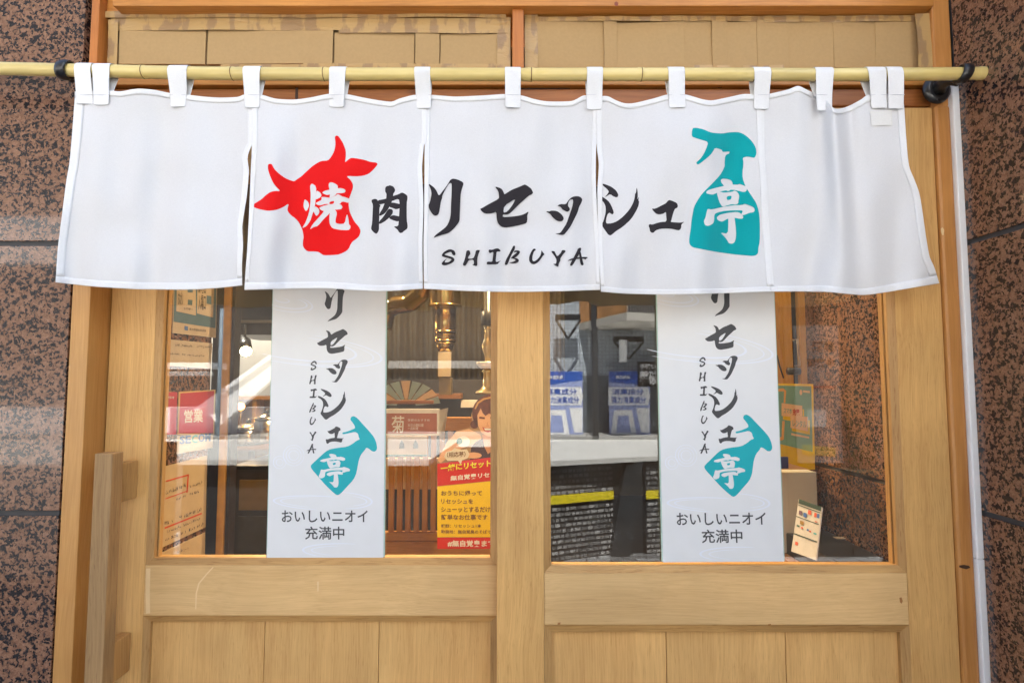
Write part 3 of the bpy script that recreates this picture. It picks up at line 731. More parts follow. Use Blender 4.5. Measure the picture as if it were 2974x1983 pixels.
# ================================================================== CARDBOARD IN THE TRANSOM
def tape_mat():
    m, t, p = base("brown packing tape")
    N = t.nodes.new; L = t.links.new
    tc = N("ShaderNodeTexCoord")
    mp = N("ShaderNodeMapping"); mp.inputs["Scale"].default_value = (38, 38, 14); L(tc.outputs["Object"], mp.inputs["Vector"])
    n = N("ShaderNodeTexNoise"); n.inputs["Scale"].default_value = 1.0; n.inputs["Detail"].default_value = 3; L(mp.outputs[0], n.inputs["Vector"])
    cr = N("ShaderNodeValToRGB"); L(n.outputs["Fac"], cr.inputs[0])
    e = cr.color_ramp.elements
    e[0].position = 0.44; e[0].color = (0.33, 0.205, 0.10, 1)
    e[1].position = 0.50; e[1].color = (0.47, 0.30, 0.12, 1)
    L(cr.outputs[0], p.inputs["Base Color"])
    p.inputs["Roughness"].default_value = 0.28
    mp2 = N("ShaderNodeMapping"); mp2.inputs["Scale"].default_value = (22, 22, 60); L(tc.outputs["Object"], mp2.inputs["Vector"])
    n2 = N("ShaderNodeTexNoise"); n2.inputs["Scale"].default_value = 1; n2.inputs["Detail"].default_value = 3; n2.inputs["Distortion"].default_value = 0.6; L(mp2.outputs[0], n2.inputs["Vector"])
    b = N("ShaderNodeBump"); b.inputs["Strength"].default_value = 0.5; b.inputs["Distance"].default_value = 0.006
    L(n2.outputs["Fac"], b.inputs["Height"]); L(b.outputs[0], p.inputs["Normal"])
    return m
TAPE = tape_mat()
def warped(name, x0, x1, z0, z1, y, mat, par, amp=0.002, thick=0.004, nx=14, nz=6, rag=0.0, seed=0, tilt=0.0):
    """a thin sheet with slight buckling, given real thickness"""
    V, F = [], []
    for s in (0, 1):
        for i in range(nx + 1):
            for j in range(nz + 1):
                u, v = i / nx, j / nz
                x = x0 + (x1 - x0) * u
                z = z0 + (z1 - z0) * v
                d = noise.noise(Vector((x * 7 + seed, z * 9, seed * 1.7))) * amp * 2
                if rag and j in (0, nz):
                    z += noise.noise(Vector((x * 30, seed, j))) * rag
                if rag and i in (0, nx):
                    x += noise.noise(Vector((z * 30, seed + 4, i))) * rag
                V.append((x, y - d + tilt * (u - 0.5) + s * thick, z))
    n = (nx + 1) * (nz + 1)
    for i in range(nx):
        for j in range(nz):
            a = i * (nz + 1) + j
            q = (a, a + nz + 1, a + nz + 2, a + 1)
            F.append(q); F.append(tuple(n + k for k in q[::-1]))
    for i in range(nx):
        a = i * (nz + 1)
        F.append((a, n + a, n + a + nz + 1, a + nz + 1))
        a += nz
        F.append((a + nz + 1, n + a + nz + 1, n + a, a))
    for j in range(nz):
        F.append((j + 1, n + j + 1, n + j, j))
        a = nx * (nz + 1) + j
        F.append((a, n + a, n + a + 1, a + 1))
    return mesh(name, V, F, mat, par, smooth=False)
YC = 1.272
def sheet(par, px0, px1, py0, py1, dy=0.0, seed=0, amp=0.0015, tilt=0.0, name="cardboard_flap", mat=None, thick=0.004, rag=0.0008, nx=8, nz=5):
    y = YC + dy
    a, b = P(px0, py1, y), P(px1, py0, y)
    return warped(name, a.x, b.x, a.z, b.z, y, mat or CARD, par, amp, thick, nx, nz, rag, seed, tilt)
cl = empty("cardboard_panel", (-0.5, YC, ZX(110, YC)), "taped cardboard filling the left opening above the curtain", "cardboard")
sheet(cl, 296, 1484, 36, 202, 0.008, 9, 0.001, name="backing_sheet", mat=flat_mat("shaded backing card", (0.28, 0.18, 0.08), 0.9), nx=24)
for i, (a, b, dy, tl) in enumerate(((344, 597.5, 0, .003), (600, 968, -.001, -.004), (971, 1203.5, .0, .003), (1206, 1276, -.003, .003), (1279, 1446, -.0005, -.004))):
    sheet(cl, a, b, 82 if i < 2 else 95 + i, 186, dy, i, tilt=tl)
for i, (a, b, c, d, dy) in enumerate(((300, 1470, 34, 52, -.006), (318, 1000, 50, 88, -.0035), (985, 1475, 52, 97, -.0045), (310, 345, 60, 198, -.004), (1444, 1482, 50, 198, -.005), (640, 880, 187, 200, -.004), (880, 1210, 184, 200, -.003), (1210, 1450, 186, 200, -.004))):
    sheet(cl, a, b, c, d, dy, 20 + i, 0.003 if i == 0 else 0.0018, name="tape_strip", mat=TAPE, thick=0.0006, rag=0.0014, nx=26, nz=5)
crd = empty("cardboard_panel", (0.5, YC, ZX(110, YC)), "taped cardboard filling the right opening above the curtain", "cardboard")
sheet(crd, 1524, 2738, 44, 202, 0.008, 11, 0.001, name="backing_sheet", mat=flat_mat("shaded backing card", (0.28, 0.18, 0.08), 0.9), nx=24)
for i, (a, b, dy, tl) in enumerate(((1561, 1754, 0, .003), (1755, 1791, -.002, .004), (1792, 1985.5, -.001, -.004), (1988, 2069, .0, .003), (2070, 2112, -.002, .003), (2113, 2197.5, -.001, -.003), (2200, 2289, -.0005, .003), (2290, 2421, 0.0, -.002), (2422, 2545.5, 0.0, .003), (2547, 2668, -.001, -.003))):
    sheet(crd, a, b, 60 + (i % 3) * 2, 198, dy, 30 + i, tilt=tl)
for i, (a, b, c, d, dy) in enumerate(((1560, 1900, 49, 62, -.003), (1890, 2230, 46, 61, -.004), (2220, 2690, 46, 64, -.003), (1524, 1562, 36, 200, -.004), (1990, 2120, 188, 200, -.003), (2160, 2275, 190, 200, -.003))):
    sheet(crd, a, b, c, d, dy, 50 + i, 0.0018, name="tape_strip", mat=TAPE, thick=0.0006, rag=0.0014, nx=26, nz=5)
sheet(crd, 2668, 2742, 38, 200, -.02, 61, 0.006, name="tape_strip", mat=TAPE, thick=0.0006, rag=0.003, nx=16, nz=22)

# ================================================================== SLIDING DOORS
def zpx(py, Y): return ZX(py, Y)
# right (front) door
dr = empty("sliding_door", (0.55, YF, 0.03), "front oak sliding door with a wide glass pane, right of the middle post", "sliding door")
T = 0.036
rx = lambda px, py=1400, Y=YF: XX(px, py, Y)
xs0, xs1 = rx(1443), rx(1579)           # meeting stile
xs2, xs3 = rx(2598, 850), xk0 - 0.0025  # right stile
ztop = ZX(308, YF) - 0.004
box("stile", xs0, xs1, YF, YF + T, 0.034, ztop, OAKZ, dr, 0.0018)
box("stile", xs2, xs3, YF, YF + T, 0.034, ztop, OAKZ, dr, 0.0018)
box("top_rail", xs1 + .0004, xs2 - .0004, YF + .0004, YF + T, ZX(515, YF), ztop, OAKX, dr, 0.0015)
zr1_, zr0_ = ZX(1664, YF), ZX(1814, YF)
box("middle_rail", xs1 + .0004, xs2 - .0004, YF + .0006, YF + T, zr0_, zr1_, OAKX, dr, 0.0015)
box("bottom_rail", xs1 + .0004, xs2 - .0004, YF + .0006, YF + T, 0.036, 0.16, OAKX, dr, 0.0015)
def bevel_bead(name, x0, x1, z0, z1, side, Y0, Y1, w, mat, par):
    """sloped bead on one side of an opening: side in 'l r t b'; the slope falls from the face (Y0) back to the pane (Y1)"""
    if side == 'b': pts = [((x0, Y0, z0), (x0 + w, Y1, z0 + w)), ((x1, Y0, z0), (x1 - w, Y1, z0 + w))]
    if side == 't': pts = [((x0, Y0, z1), (x0 + w, Y1, z1 - w)), ((x1, Y0, z1), (x1 - w, Y1, z1 - w))]
    if side == 'l': pts = [((x0, Y0, z0), (x0 + w, Y1, z0 + w)), ((x0, Y0, z1), (x0 + w, Y1, z1 - w))]
    if side == 'r': pts = [((x1, Y0, z0), (x1 - w, Y1, z0 + w)), ((x1, Y0, z1), (x1 - w, Y1, z1 - w))]
    V, F = [], []
    for a, b in pts:
        a, b = Vector(a), Vector(b)
        ym = Y0 + (Y1 - Y0) * 0.35
        m = Vector((b.x, ym, b.z)) if side in 'lr' else Vector((b.x, ym, b.z))
        V += [a, m, b, Vector((a.x, b.y, a.z))]
    for k in range(4):
        F.append((k, (k + 1) % 4, 4 + (k + 1) % 4, 4 + k))
    F += [(3, 2, 1, 0), (4, 5, 6, 7)]
    o = mesh(name, V, F, mat, par)
    bm = bmesh.new(); bm.from_mesh(o.data); bmesh.ops.recalc_face_normals(bm, faces=bm.faces); bm.to_mesh(o.data); bm.free()
    return o
def bead_ring(par, x0, x1, z0, z1, Y0, Y1, w):
    e = 0.0003
    bevel_bead("glazing_bead", x0 + e, x1 - e, z0 + e, z1 - e, 'b', Y0 + .0008, Y1, w, BEADX, par)
    bevel_bead("glazing_bead", x0 + e, x1 - e, z0 + e, z1 - e, 't', Y0 + .0008, Y1, w, BEADX, par)
    bevel_bead("glazing_bead", x0 + e, x1 - e, z0 + e, z1 - e, 'l', Y0 + .0008, Y1, w, BEADZ, par)
    bevel_bead("glazing_bead", x0 + e, x1 - e, z0 + e, z1 - e, 'r', Y0 + .0008, Y1, w, BEADZ, par)
gz0 = ZX(1664, YF)
bead_ring(dr, xs1, xs2, gz0, ZX(515, YF), YF, YGR - 0.001, 0.015)
box("glass_pane", xs1 + .010, xs2 - .010, YGR, YGR + 0.004, gz0 + .010, ZX(515, YF) - .010, GLASS, dr, 0)
# inner beads behind the pane
for (a, b, c, d) in ((xs1 + .0004, xs1 + .016, gz0, ZX(515, YF)), (xs2 - .016, xs2 - .0004, gz0, ZX(515, YF))):
    box("inner_bead", a, b, YGR + 0.0045, YF + T - 0.0005, c, d, BEADZ, dr, 0.001)
box("inner_bead", xs1 + .017, xs2 - .017, YGR + 0.0045, YF + T - 0.0005, gz0 + .0004, gz0 + .013, BEADX, dr, 0.001)
pz1, pz0 = ZX(1814, YF), 0.16
bead_ring(dr, xs1, xs2, pz0, pz1, YF, YF + .016, 0.0165)
px_ = [xs1, rx(1937, 1900, YF + .012), rx(2285, 1900, YF + .012), xs2]
for i in range(3):
    box("plank", px_[i] + .0006, px_[i + 1] - .0006, YF + .0163 + i * .0002, YF + .030, pz0 + .001, pz1 - .001, OAKP, dr, 0.0012)
# left (rear) door
dl = empty("sliding_door", (-0.45, YB, 0.03), "rear oak sliding door with upright handle bar, left of the middle post", "sliding door")
lx = lambda px, py=1250, Y=YB: XX(px, py, Y)
ys0, ys1 = xj1 + 0.003, lx(456, 827)
ys2, ys3 = lx(1444, 1400), lx(1500, 1400)
box("stile", ys0, ys1, YB, YB + T, 0.034, ztop, OAKZ, dl, 0.0018)
box("stile", ys2, ys3, YB, YB + T, 0.034, ztop, OAKZ, dl, 0.0018)
box("top_rail", ys1 + .0004, ys2 - .0004, YB + .0004, YB + T, ZX(510, YB), ztop, OAKX, dl, 0.0015)
lz1, lz0 = ZX(1641, YB), ZX(1787, YB)
box("middle_rail", ys1 + .0004, ys2 - .0004, YB - .0005, YB + T, lz0, lz1, OAKX, dl, 0.0015)
box("bottom_rail", ys1 + .0004, ys2 - .0004, YB + .0006, YB + T, 0.036, 0.16, OAKX, dl, 0.0015)
bead_ring(dl, ys1, ys2, lz1, ZX(510, YB), YB, YGL - 0.001, 0.0145)
box("glass_pane", ys1 + .010, ys2 - .010, YGL, YGL + 0.004, lz1 + .010, ZX(510, YB) - .010, GLASS, dl, 0)
for (a, b) in ((ys1 + .0004, ys1 + .016), (ys2 - .016, ys2 - .0004)):
    box("inner_bead", a, b, YGL + 0.0045, YB + T - 0.0005, lz1, ZX(510, YB), BEADZ, dl, 0.001)
box("inner_bead", ys1 + .017, ys2 - .017, YGL + 0.0045, YB + T - 0.0005, lz1 + .0004, lz1 + .013, BEADX, dl, 0.001)
pz1 = lz0
bead_ring(dl, ys1, ys2, pz0, pz1, YB, YB + .013, 0.014)
px_ = [ys1, lx(768, 1850, YB + .012), lx(1100, 1850, YB + .012), ys2]
for i in range(3):
    box("plank", px_[i] + .0006, px_[i + 1] - .0006, YB + .0133 + i * .0002, YB + .030, pz0 + .001, pz1 - .001, OAKP, dl, 0.0012)
# marks on the wood
MK = lambda Y: (lambda px, py, l: P(px, py, Y))
PALEM = flat_mat("pale rubbed wood", (0.80, 0.57, 0.29), 0.5)
DARKM = flat_mat("dark knot", (0.06, 0.025, 0.01), 0.6)
polys_ = lambda nm, q, Y, mt_, par: print_on(nm, [([np.array(q, float)], [], 0, 0, None)], MK(Y), [mt_], par)
polys_("rubbed_mark", [(424, 1650), (437, 1649), (435, 1712), (436, 1780), (424, 1781), (423, 1715)], YB - .0009, PALEM, dl)
polys_("scratch", [(617, 1646), (621, 1646), (601, 1668), (580, 1694), (572, 1722), (570, 1768), (567, 1768), (568, 1722), (576, 1692), (597, 1667)], YB - .0009, PALEM, dl)
polys_("scratch", [(921, 1688), (926, 1687), (925, 1716), (922, 1717)], YB - .0009, PALEM, dl)
polys_("knot", [(2786, 1641), (2800, 1639), (2815, 1642), (2818, 1648), (2806, 1652), (2794, 1649), (2786, 1646)], 1.2397, DARKM, fr)
polys_("chip", [(2732, 664), (2738, 660), (2742, 668), (2741, 682), (2737, 684), (2733, 674)], 1.2397, PALEM, fr)
for q in ([(2612, 1735), (2618, 1733), (2622, 1744), (2619, 1752), (2614, 1748)], [(2230, 1812), (2238, 1810), (2240, 1814), (2232, 1816)], [(1620, 1807), (1628, 1806), (1627, 1812), (1619, 1813)]):
    polys_("small_knot", q, YF - .0001, flat_mat("amber knot", (0.38, 0.16, 0.04), .5), dr)
for q in ([(858, 250), (866, 250), (866, 286), (862, 292), (857, 286)], [(1510, 256), (1655, 257), (1655, 260), (1512, 261)], [(2080, 252), (2100, 250), (2096, 257), (2086, 256)]):
    polys_("dark_stain", q, 1.2617, DARKM, fr)
polys_("knot", [(1785, 8), (1790, 5), (1796, 9), (1795, 17), (1788, 18), (1784, 14)], 1.2357, flat_mat("red knot", (0.22, 0.045, 0.015), .5), fr)
# handle bar with two mounting blocks
hx0, hx1 = XX(275, 1320, 1.20), XX(327, 1320, 1.20)
hb = box("handle", hx0, hx1, 1.20, 1.234, 0.35, ZX(1317, 1.20), HANDLE, dl, 0.002)
for a, b in ((1341, 1452), (1851, 1966)):
    box("handle_mount", hx0 + .004, hx1 - .009, 1.2343, YB - .0003, ZX(b, 1.27), ZX(a, 1.27), BEADZ, hb, 0.003)  # darker bead oak stands in for the shade behind the bar

# ================================================================== THE CURTAIN
YN = 1.167
def fold(px, py):
    v = min(max((py - 262) / 580, 0), 1.05)
    w_ = 0.0035 * math.sin(px / 33.4 + 0.6 + 0.25 * math.sin(py / 120)) + 0.0022 * math.sin(px / 20.1 + 2.0 + py / 400) + 0.003 * math.sin(px / 71.0 + 1.1)
    w_ *= 0.35 + 0.9 * v
    w_ += 0.004 * math.sin(px / 92.0 + py / 210)
    n_ = noise.noise(Vector((px / 120, py / 160, 3.3))) * 0.006
    # deep fold in the last panel
    if px > 2200:
        s = max(0, 1 - v * 0.85)
        c = 2416 + 40 * v
        d = (px - c) / 26.0
        w_ -= 0.016 * s * math.exp(-d * d)
        d2 = (px - c - 42) / 26.0
        w_ += 0.012 * s * math.exp(-d2 * d2)
        d3 = (px - 2320 - 20 * v) / 34.0
        w_ -= 0.007 * s * math.exp(-d3 * d3)
    return w_ * 1.8 + n_ * 1.9 + 0.006 * v
def NP(px, py, off=0.0):
    return P(px, py, YN + fold(px, py) - off)
def poly_eval(pts):
    p = np.array(pts, float)
    s = np.concatenate([[0], np.cumsum(np.hypot(*(p[1:] - p[:-1]).T))])
    s /= s[-1]
    def f(t):
        # smooth interpolation through the points
        i = min(int(np.searchsorted(s, t, side='right')) - 1, len(p) - 2)
        i = max(i, 0)
        u = (t - s[i]) / (s[i + 1] - s[i])
        p0, p1, p2, p3 = p[max(i - 1, 0)], p[i], p[i + 1], p[min(i + 2, len(p) - 1)]
        m1 = (p2 - p0) * 0.5 * 0.8; m2 = (p3 - p1) * 0.5 * 0.8
        u2, u3 = u * u, u * u * u
        return (2 * u3 - 3 * u2 + 1) * p1 + (u3 - 2 * u2 + u) * m1 + (-2 * u3 + 3 * u2) * p2 + (u3 - u2) * m2
    return f
PAN = [
 dict(T=[(217,266),(270,262),(318,263),(350,266),(400,258),(450,262),(490,270),(540,275),(590,281),(640,284),(690,282),(709,275),(737,278)],
      B=[(161,820),(270,832),(400,840),(560,841),(650,835),(704,829)],
      L=[(217,266),(216,300),(203,460),(192,530),(178,640),(168,720),(161,820)],
      R=[(737,278),(737,405),(731,425),(724,440),(719,460),(723,500),(717,570),(709,620),(704,660),(706,710),(703,770),(704,829)], o=0.0),
 dict(T=[(732,278),(757,275),(800,287),(850,290),(900,284),(957,273),(1005,274),(1060,285),(1100,292),(1137,296),(1160,287),(1205,276),(1240,280)],
      B=[(710,842),(800,840),(950,838),(1100,846),(1228,839)],
      L=[(732,278),(732,410),(728,500),(724,600),(718,720),(712,800),(710,842)],
      R=[(1240,280),(1239,410),(1232,420),(1226,480),(1227,520),(1230,600),(1227,700),(1228,839)], o=0.0012),
 dict(T=[(1233,280),(1252,276),(1320,281),(1400,278),(1466,274),(1515,278),(1550,288),(1590,295),(1660,294),(1695,278),(1737,280)],
      B=[(1231,839),(1350,845),(1480,848),(1620,846),(1743,842)],
      L=[(1233,280),(1233,420),(1232,600),(1230,700),(1231,839)],
      R=[(1737,280),(1734,400),(1731,440),(1731,540),(1736,640),(1739,700),(1743,842)], o=0.0),
 dict(T=[(1732,280),(1765,280),(1785,290),(1812,300),(1842,300),(1900,286),(1940,275),(1990,275),(2040,289),(2070,292),(2120,282),(2160,274),(2211,275)],
      B=[(1745,847),(1820,853),(1950,856),(2100,852),(2239,847)],
      L=[(1732,280),(1733,420),(1736,450),(1739,480),(1735,560),(1738,700),(1745,847)],
      R=[(2211,275),(2210,320),(2213,440),(2219,520),(2224,650),(2239,847)], o=0.0012),
 dict(T=[(2206,275),(2235,273),(2290,260),(2318,250),(2345,262),(2374,275),(2400,292),(2422,315),(2445,315),(2470,306),(2500,290),(2528,275),(2622,280)],
      B=[(2237,847),(2330,847),(2400,848),(2500,857),(2560,851),(2650,836),(2728,823)],
      L=[(2206,275),(2208,440),(2217,560),(2222,650),(2237,847)],
      R=[(2622,280),(2626,310),(2632,400),(2640,480),(2655,520),(2672,570),(2690,690),(2700,745),(2713,775),(2728,823)], o=0.0),
]
nr = empty("shop_curtain", (0, YN, P(1487, 217, YN).z), "white five panel shop curtain with red cow head, brush lettering and teal bottle", "curtain")
def coons(pn):
    T, B, L, R = (poly_eval(pn[k]) for k in 'TBLR')
    c00, c10, c01, c11 = T(0), T(1), B(0), B(1)
    def f(u, v):
        return (1 - v) * T(u) + v * B(u) + (1 - u) * L(v) + u * R(v) - ((1 - u) * (1 - v) * c00 + u * (1 - v) * c10 + (1 - u) * v * c01 + u * v * c11)
    return f
def patch(name, f, us, vs, off, mat, par, thick=0.0005):
    V, F = [], []
    for s in (0, 1):
        for u in us:
            for v in vs:
                x, y = f(u, v)
                V.append(NP(x, y, off - s * thick))
    nu, nv = len(us), len(vs)
    n = nu * nv
    for i in range(nu - 1):
        for j in range(nv - 1):
            a = i * nv + j
            q = (a, a + 1, a + nv + 1, a + nv)
            F.append(q); F.append(tuple(k + n for k in q[::-1]))
    for i in range(nu - 1):
        for j in (0, nv - 1):
            a = i * nv + j
            F.append((a, a + nv, a + nv + n, a + n))
    for j in range(nv - 1):
        for i in (0, nu - 1):
            a = i * nv + j
            F.append((a, a + 1, a + 1 + n, a + n))
    o = mesh(name, V, F, mat, par, smooth=True)
    me = o.data
    bm = bmesh.new(); bm.from_mesh(me); bmesh.ops.recalc_face_normals(bm, faces=bm.faces); bm.to_mesh(me); bm.free()
    return o
lin = lambda a, b, n: list(np.linspace(a, b, n))
panels = []
for i, pn in enumerate(PAN):
    f = coons(pn)
    us, vs = lin(0, 1, 64), lin(0, 1, 64)
    p_ = patch("curtain_panel", f, us, vs, pn['o'], CLOTH, nr)
    panels.append(p_)
    hl = 0.060 if i == 0 else 0.036
    hr_ = 0.058 if i == 4 else 0.036
    e = 0.0007
    patch("hem", f, us, lin(0.955, 1, 5), pn['o'] + e, CLOTH2, p_, 0.0006)
    patch("hem", f, us, lin(0, 0.042, 4), pn['o'] + e, CLOTH2, p_, 0.0006)
    patch("hem", f, lin(0, hl, 5), [v for v in vs if 0.043 < v < 0.954], pn['o'] + e, CLOTH2, p_, 0.0006)
    patch("hem", f, lin(1 - hr_, 1, 5), [v for v in vs if 0.043 < v < 0.954], pn['o'] + e, CLOTH2, p_, 0.0006)
MN = lambda px, py, layer: NP(px, py, 0.0017 + 0.0004 * layer)
G = 7.0
yk, ykh = glyph('yaki')
cow = to_src(COW, 720, 380, 4.1256)
# the character is left white inside the red shape: holes are its strokes, minus the stroke's own counter
def print_shape(name, outer, strokes, counters, mat, par, M, grid=G):
    V, F = fill([outer] + counters, strokes, grid)
    # counters lie inside strokes: add them back
    parts = [([outer], strokes, 0, 0, grid)]
    if counters: parts.append((counters, [], 0, 0, grid))
    return print_on(name, parts, M, [mat], par)
print_shape("cow_head_print", cow, yk, ykh, RED, panels[1], MN)
tk, tkh = glyph('tei')
bot = to_src(BOTTLE, 1960, 350, 3.8233)
print_shape("bottle_print", bot, tk, tkh, TEAL, panels[3], MN)
def brush(name, keys, par):
    parts = []
    for k in keys:
        s, h = glyph(k)
        parts.append((s, h, 0, 0, G))
    print_on(name, parts, MN, [INK], par)
brush("brush_character", ['niku'], panels[1])
for k in ('ri', 'se', 'tsu'): brush("brush_character", [k], panels[2])
for k in 'SHIBUYA': brush("brush_letter", [k], panels[2])
for k in ('shi', 'yu'): brush("brush_character", [k], panels[3])
# sewn-on blank label at the right end
f5 = coons(PAN[4])
lab = print_on("sewn_label", [([np.array([(2527,324),(2590,321),(2592,364),(2532,366)], float)], [], 0, 1, 6)], MN, [cloth_mat('cream label cloth', (0.76, 0.75, 0.72), .05)], panels[4])

# --- the bamboo pole
BAMB = None
def bamboo_mat():
    m, t, p = base("pale bamboo")
    N = t.nodes.new; L = t.links.new
    tc = N("ShaderNodeTexCoord")
    mp = N("ShaderNodeMapping"); mp.inputs["Scale"].default_value = (3, 60, 60); L(tc.outputs["Object"], mp.inputs["Vector"])
    n = N("ShaderNodeTexNoise"); n.inputs["Scale"].default_value = 1; n.inputs["Detail"].default_value = 5; L(mp.outputs[0], n.inputs["Vector"])
    cr = N("ShaderNodeValToRGB"); L(n.outputs["Fac"], cr.inputs[0])
    cr.color_ramp.elements[0].position = 0.3; cr.color_ramp.elements[0].color = (0.66, 0.49, 0.15, 1)
    cr.color_ramp.elements[1].position = 0.75; cr.color_ramp.elements[1].color = (0.82, 0.67, 0.29, 1)
    n2 = N("ShaderNodeTexNoise"); n2.inputs["Scale"].default_value = 6; n2.inputs["Detail"].default_value = 3; L(tc.outputs["Object"], n2.inputs["Vector"])
    r = N("ShaderNodeMapRange"); r.inputs[1].default_value = 0.3; r.inputs[2].default_value = 0.7; r.inputs[3].default_value = 0.85; r.inputs[4].default_value = 1.08; L(n2.outputs["Fac"], r.inputs[0])
    sc = N("ShaderNodeVectorMath"); sc.operation = 'SCALE'; L(cr.outputs[0], sc.inputs[0]); L(r.outputs[0], sc.inputs["Scale"])
    L(sc.outputs[0], p.inputs["Base Color"]); p.inputs["Roughness"].default_value = 0.33
    p.inputs["Coat Weight"].default_value = 0.25
    return m
BAMB = bamboo_mat()
NODEM = flat_mat("bamboo node brown", (0.20, 0.11, 0.035), 0.6, var=0.3, scale=200)
nodes_px = [418, 676, 942, 1543, 1862, 2188, 2523, 2850]
def pole_y(px):
    return float(np.interp(px, [-300, 0, 300, 600, 1000, 1500, 2000, 2400, 2700, 2880], [190, 200, 207, 214, 216.5, 217.5, 217, 218, 216, 213.5]))
bp = empty("bamboo_pole", (0, YN, P(1487, 217, YN).z), "long pale bamboo pole that carries the white curtain", "pole")
r0 = 18.3 / FS * YN
pts, rad = [], []
xs_ = sorted(set(list(range(-260, 2880, 20)) + [n + d for n in nodes_px for d in (-14, -8, -4, -1, 2, 5, 9, 15)]))
xs_ = [x for x in xs_ if x <= 2869]
for x in xs_:
    c = P(x, pole_y(x), YN)
    rr_ = r0 * (1.03 - 0.02 * x / 2900)
    dmin = min((abs(x - n), x - n) for n in nodes_px)
    d = dmin[1]
    if abs(d) < 2.5: rr_ *= 1.035
    elif -9 <= d < 0: rr_ *= 1.055
    elif 0 < d <= 6: rr_ *= 1.045
    elif 6 < d <= 16: rr_ *= 0.985
    pts.append(c); rad.append(rr_)
tube("cane", pts, rad, BAMB, bp, n=28)
for n in nodes_px[:-1]:
    a, b = P(n - 1.2, pole_y(n), YN), P(n + 1.6, pole_y(n), YN)
    bm = bmesh.new()
    tube_into(bm, [a, b], [r0 * 1.085, r0 * 1.075], 28, cap=False)
    frombm("node_ring", bm, NODEM, bp, True)
e1 = P(2869, pole_y(2869), YN)
tube("cut_end", [e1, e1 + Vector((.004, 0, 0)), e1 + Vector((.006, 0, 0))], [r0 * 1.02, r0 * 1.0, r0 * 0.86], BAMB, bp, n=28)

# --- hanging loops
TABS = [(213,262,221,268,303),(264,317,272,317,306),(484,542,493,539,312),(703,755,709,752,315),(955,1004,955,1000,313),(1202,1249,1207,1252,317),
        (1466,1513,1467,1512,315),(1705,1752,1703,1749,319),(1941,1990,1944,1992,313),(2191,2241,2189,2234,318),(2370,2424,2373,2417,322),(2521,2576,2532,2578,315),(2578,2625,2579,2626,317)]
def loop(ta, tb, ba, bb, yb, ix):
    cz = P((ta + tb) / 2, pole_y((ta + tb) / 2), YN)
    R_ = r0 * 1.06 + 0.0012
    xa, xb = P(ta, pole_y(ta) , YN - R_).x, P(tb, pole_y(tb), YN - R_).x
    y_f = YN + fold((ba + bb) / 2, yb) - 0.0042
    y_f2 = YN + fold((ba + bb) / 2, 280) - 0.0042
    pa_, pb_ = P(ba, yb - 1.5 * (1 if ba < 1487 else -1), y_f), P(bb, yb, y_f)
    prof = []        # (t along width handled later) list of (y, z, blend to bottom x)
    zb = (pa_.z + pb_.z) / 2
    zm_ = P((ba + bb) / 2, 276, y_f2).z
    prof.append((y_f, zb, 1.0))
    prof.append(((y_f * 2 + y_f2) / 3, zb * .66 + zm_ * .34, 0.95))
    prof.append((y_f2, zm_, 0.8))
    prof.append((y_f2 * 0.6 + (YN - R_) * 0.4 - 0.0005, zm_ * .6 + cz.z * .4 , 0.5))
    prof.append((YN - R_ - .0002, cz.z - 0.002, 0.12))
    for a in range(0, 181, 15):
        t_ = math.radians(a)
        prof.append((YN - R_ * math.cos(t_), cz.z + R_ * math.sin(t_), 0.0))
    yb_ = YN + fold((ba + bb) / 2, 290) + 0.004
    prof.append((YN + R_ * 0.95, cz.z - 0.012, 0.0))
    prof.append(((YN + R_ + yb_) / 2, (cz.z + zm_) / 2, 0.1))
    prof.append((yb_, zm_ - 0.004, 0.35))
    V, F = [], []
    th = 0.0008
    W = 6
    for s in (0, 1):
        for i, (y, z, b) in enumerate(prof):
            # outward direction
            j0, j1 = prof[max(i - 1, 0)], prof[min(i + 1, len(prof) - 1)]
            d = Vector((0, j1[0] - j0[0], j1[1] - j0[1])).normalized()
            nrm = Vector((0, -d.z, d.y))
            for k in range(W + 1):
                u = k / W
                x = (xa + (xb - xa) * u) * (1 - b) + (pa_.x + (pb_.x - pa_.x) * u) * b
                wob = 0.0013 * math.sin(u * 5 + ix * 2.1 + i * 0.7) * (0 if 4 < i < 14 else 1)
                q = Vector((x, y, z)) + nrm * (0 if s == 0 else -th) + nrm * wob
                V.append(q)
    n = len(prof) * (W + 1)
    for i in range(len(prof) - 1):
        for k in range(W):
            a = i * (W + 1) + k
            q = (a, a + 1, a + W + 2, a + W + 1)
            F.append(q); F.append(tuple(c + n for c in q[::-1]))
        for k in (0, W):
            a = i * (W + 1) + k
            F.append((a, a + W + 1, a + W + 1 + n, a + n))
    for i in (0, len(prof) - 1):
        for k in range(W):
            a = i * (W + 1) + k
            F.append((a, a + 1, a + 1 + n, a + n))
    o = mesh("hanging_loop", V, F, CLOTH2, nr, smooth=True)
    bm = bmesh.new(); bm.from_mesh(o.data); bmesh.ops.recalc_face_normals(bm, faces=bm.faces); bm.to_mesh(o.data); bm.free()
    md = o.modifiers.new("s", 'SUBSURF'); md.levels = 1; md.render_levels = 1
    # seam where the loop is sewn down
    zs = P((ba + bb) / 2, 276, y_f2).z
    V2 = [(pa_.x * .9 + xa * .1, y_f2 - 0.0012, zs + .0004), (pb_.x * .9 + xb * .1, y_f2 - 0.0012, zs + .0004), (pb_.x * .9 + xb * .1, y_f2 - 0.0012, zs - .0004), (pa_.x * .9 + xa * .1, y_f2 - 0.0012, zs - .0004)]
    return o, V2
STITCH = flat_mat("stitch thread", (0.6, 0.6, 0.64), 0.8)
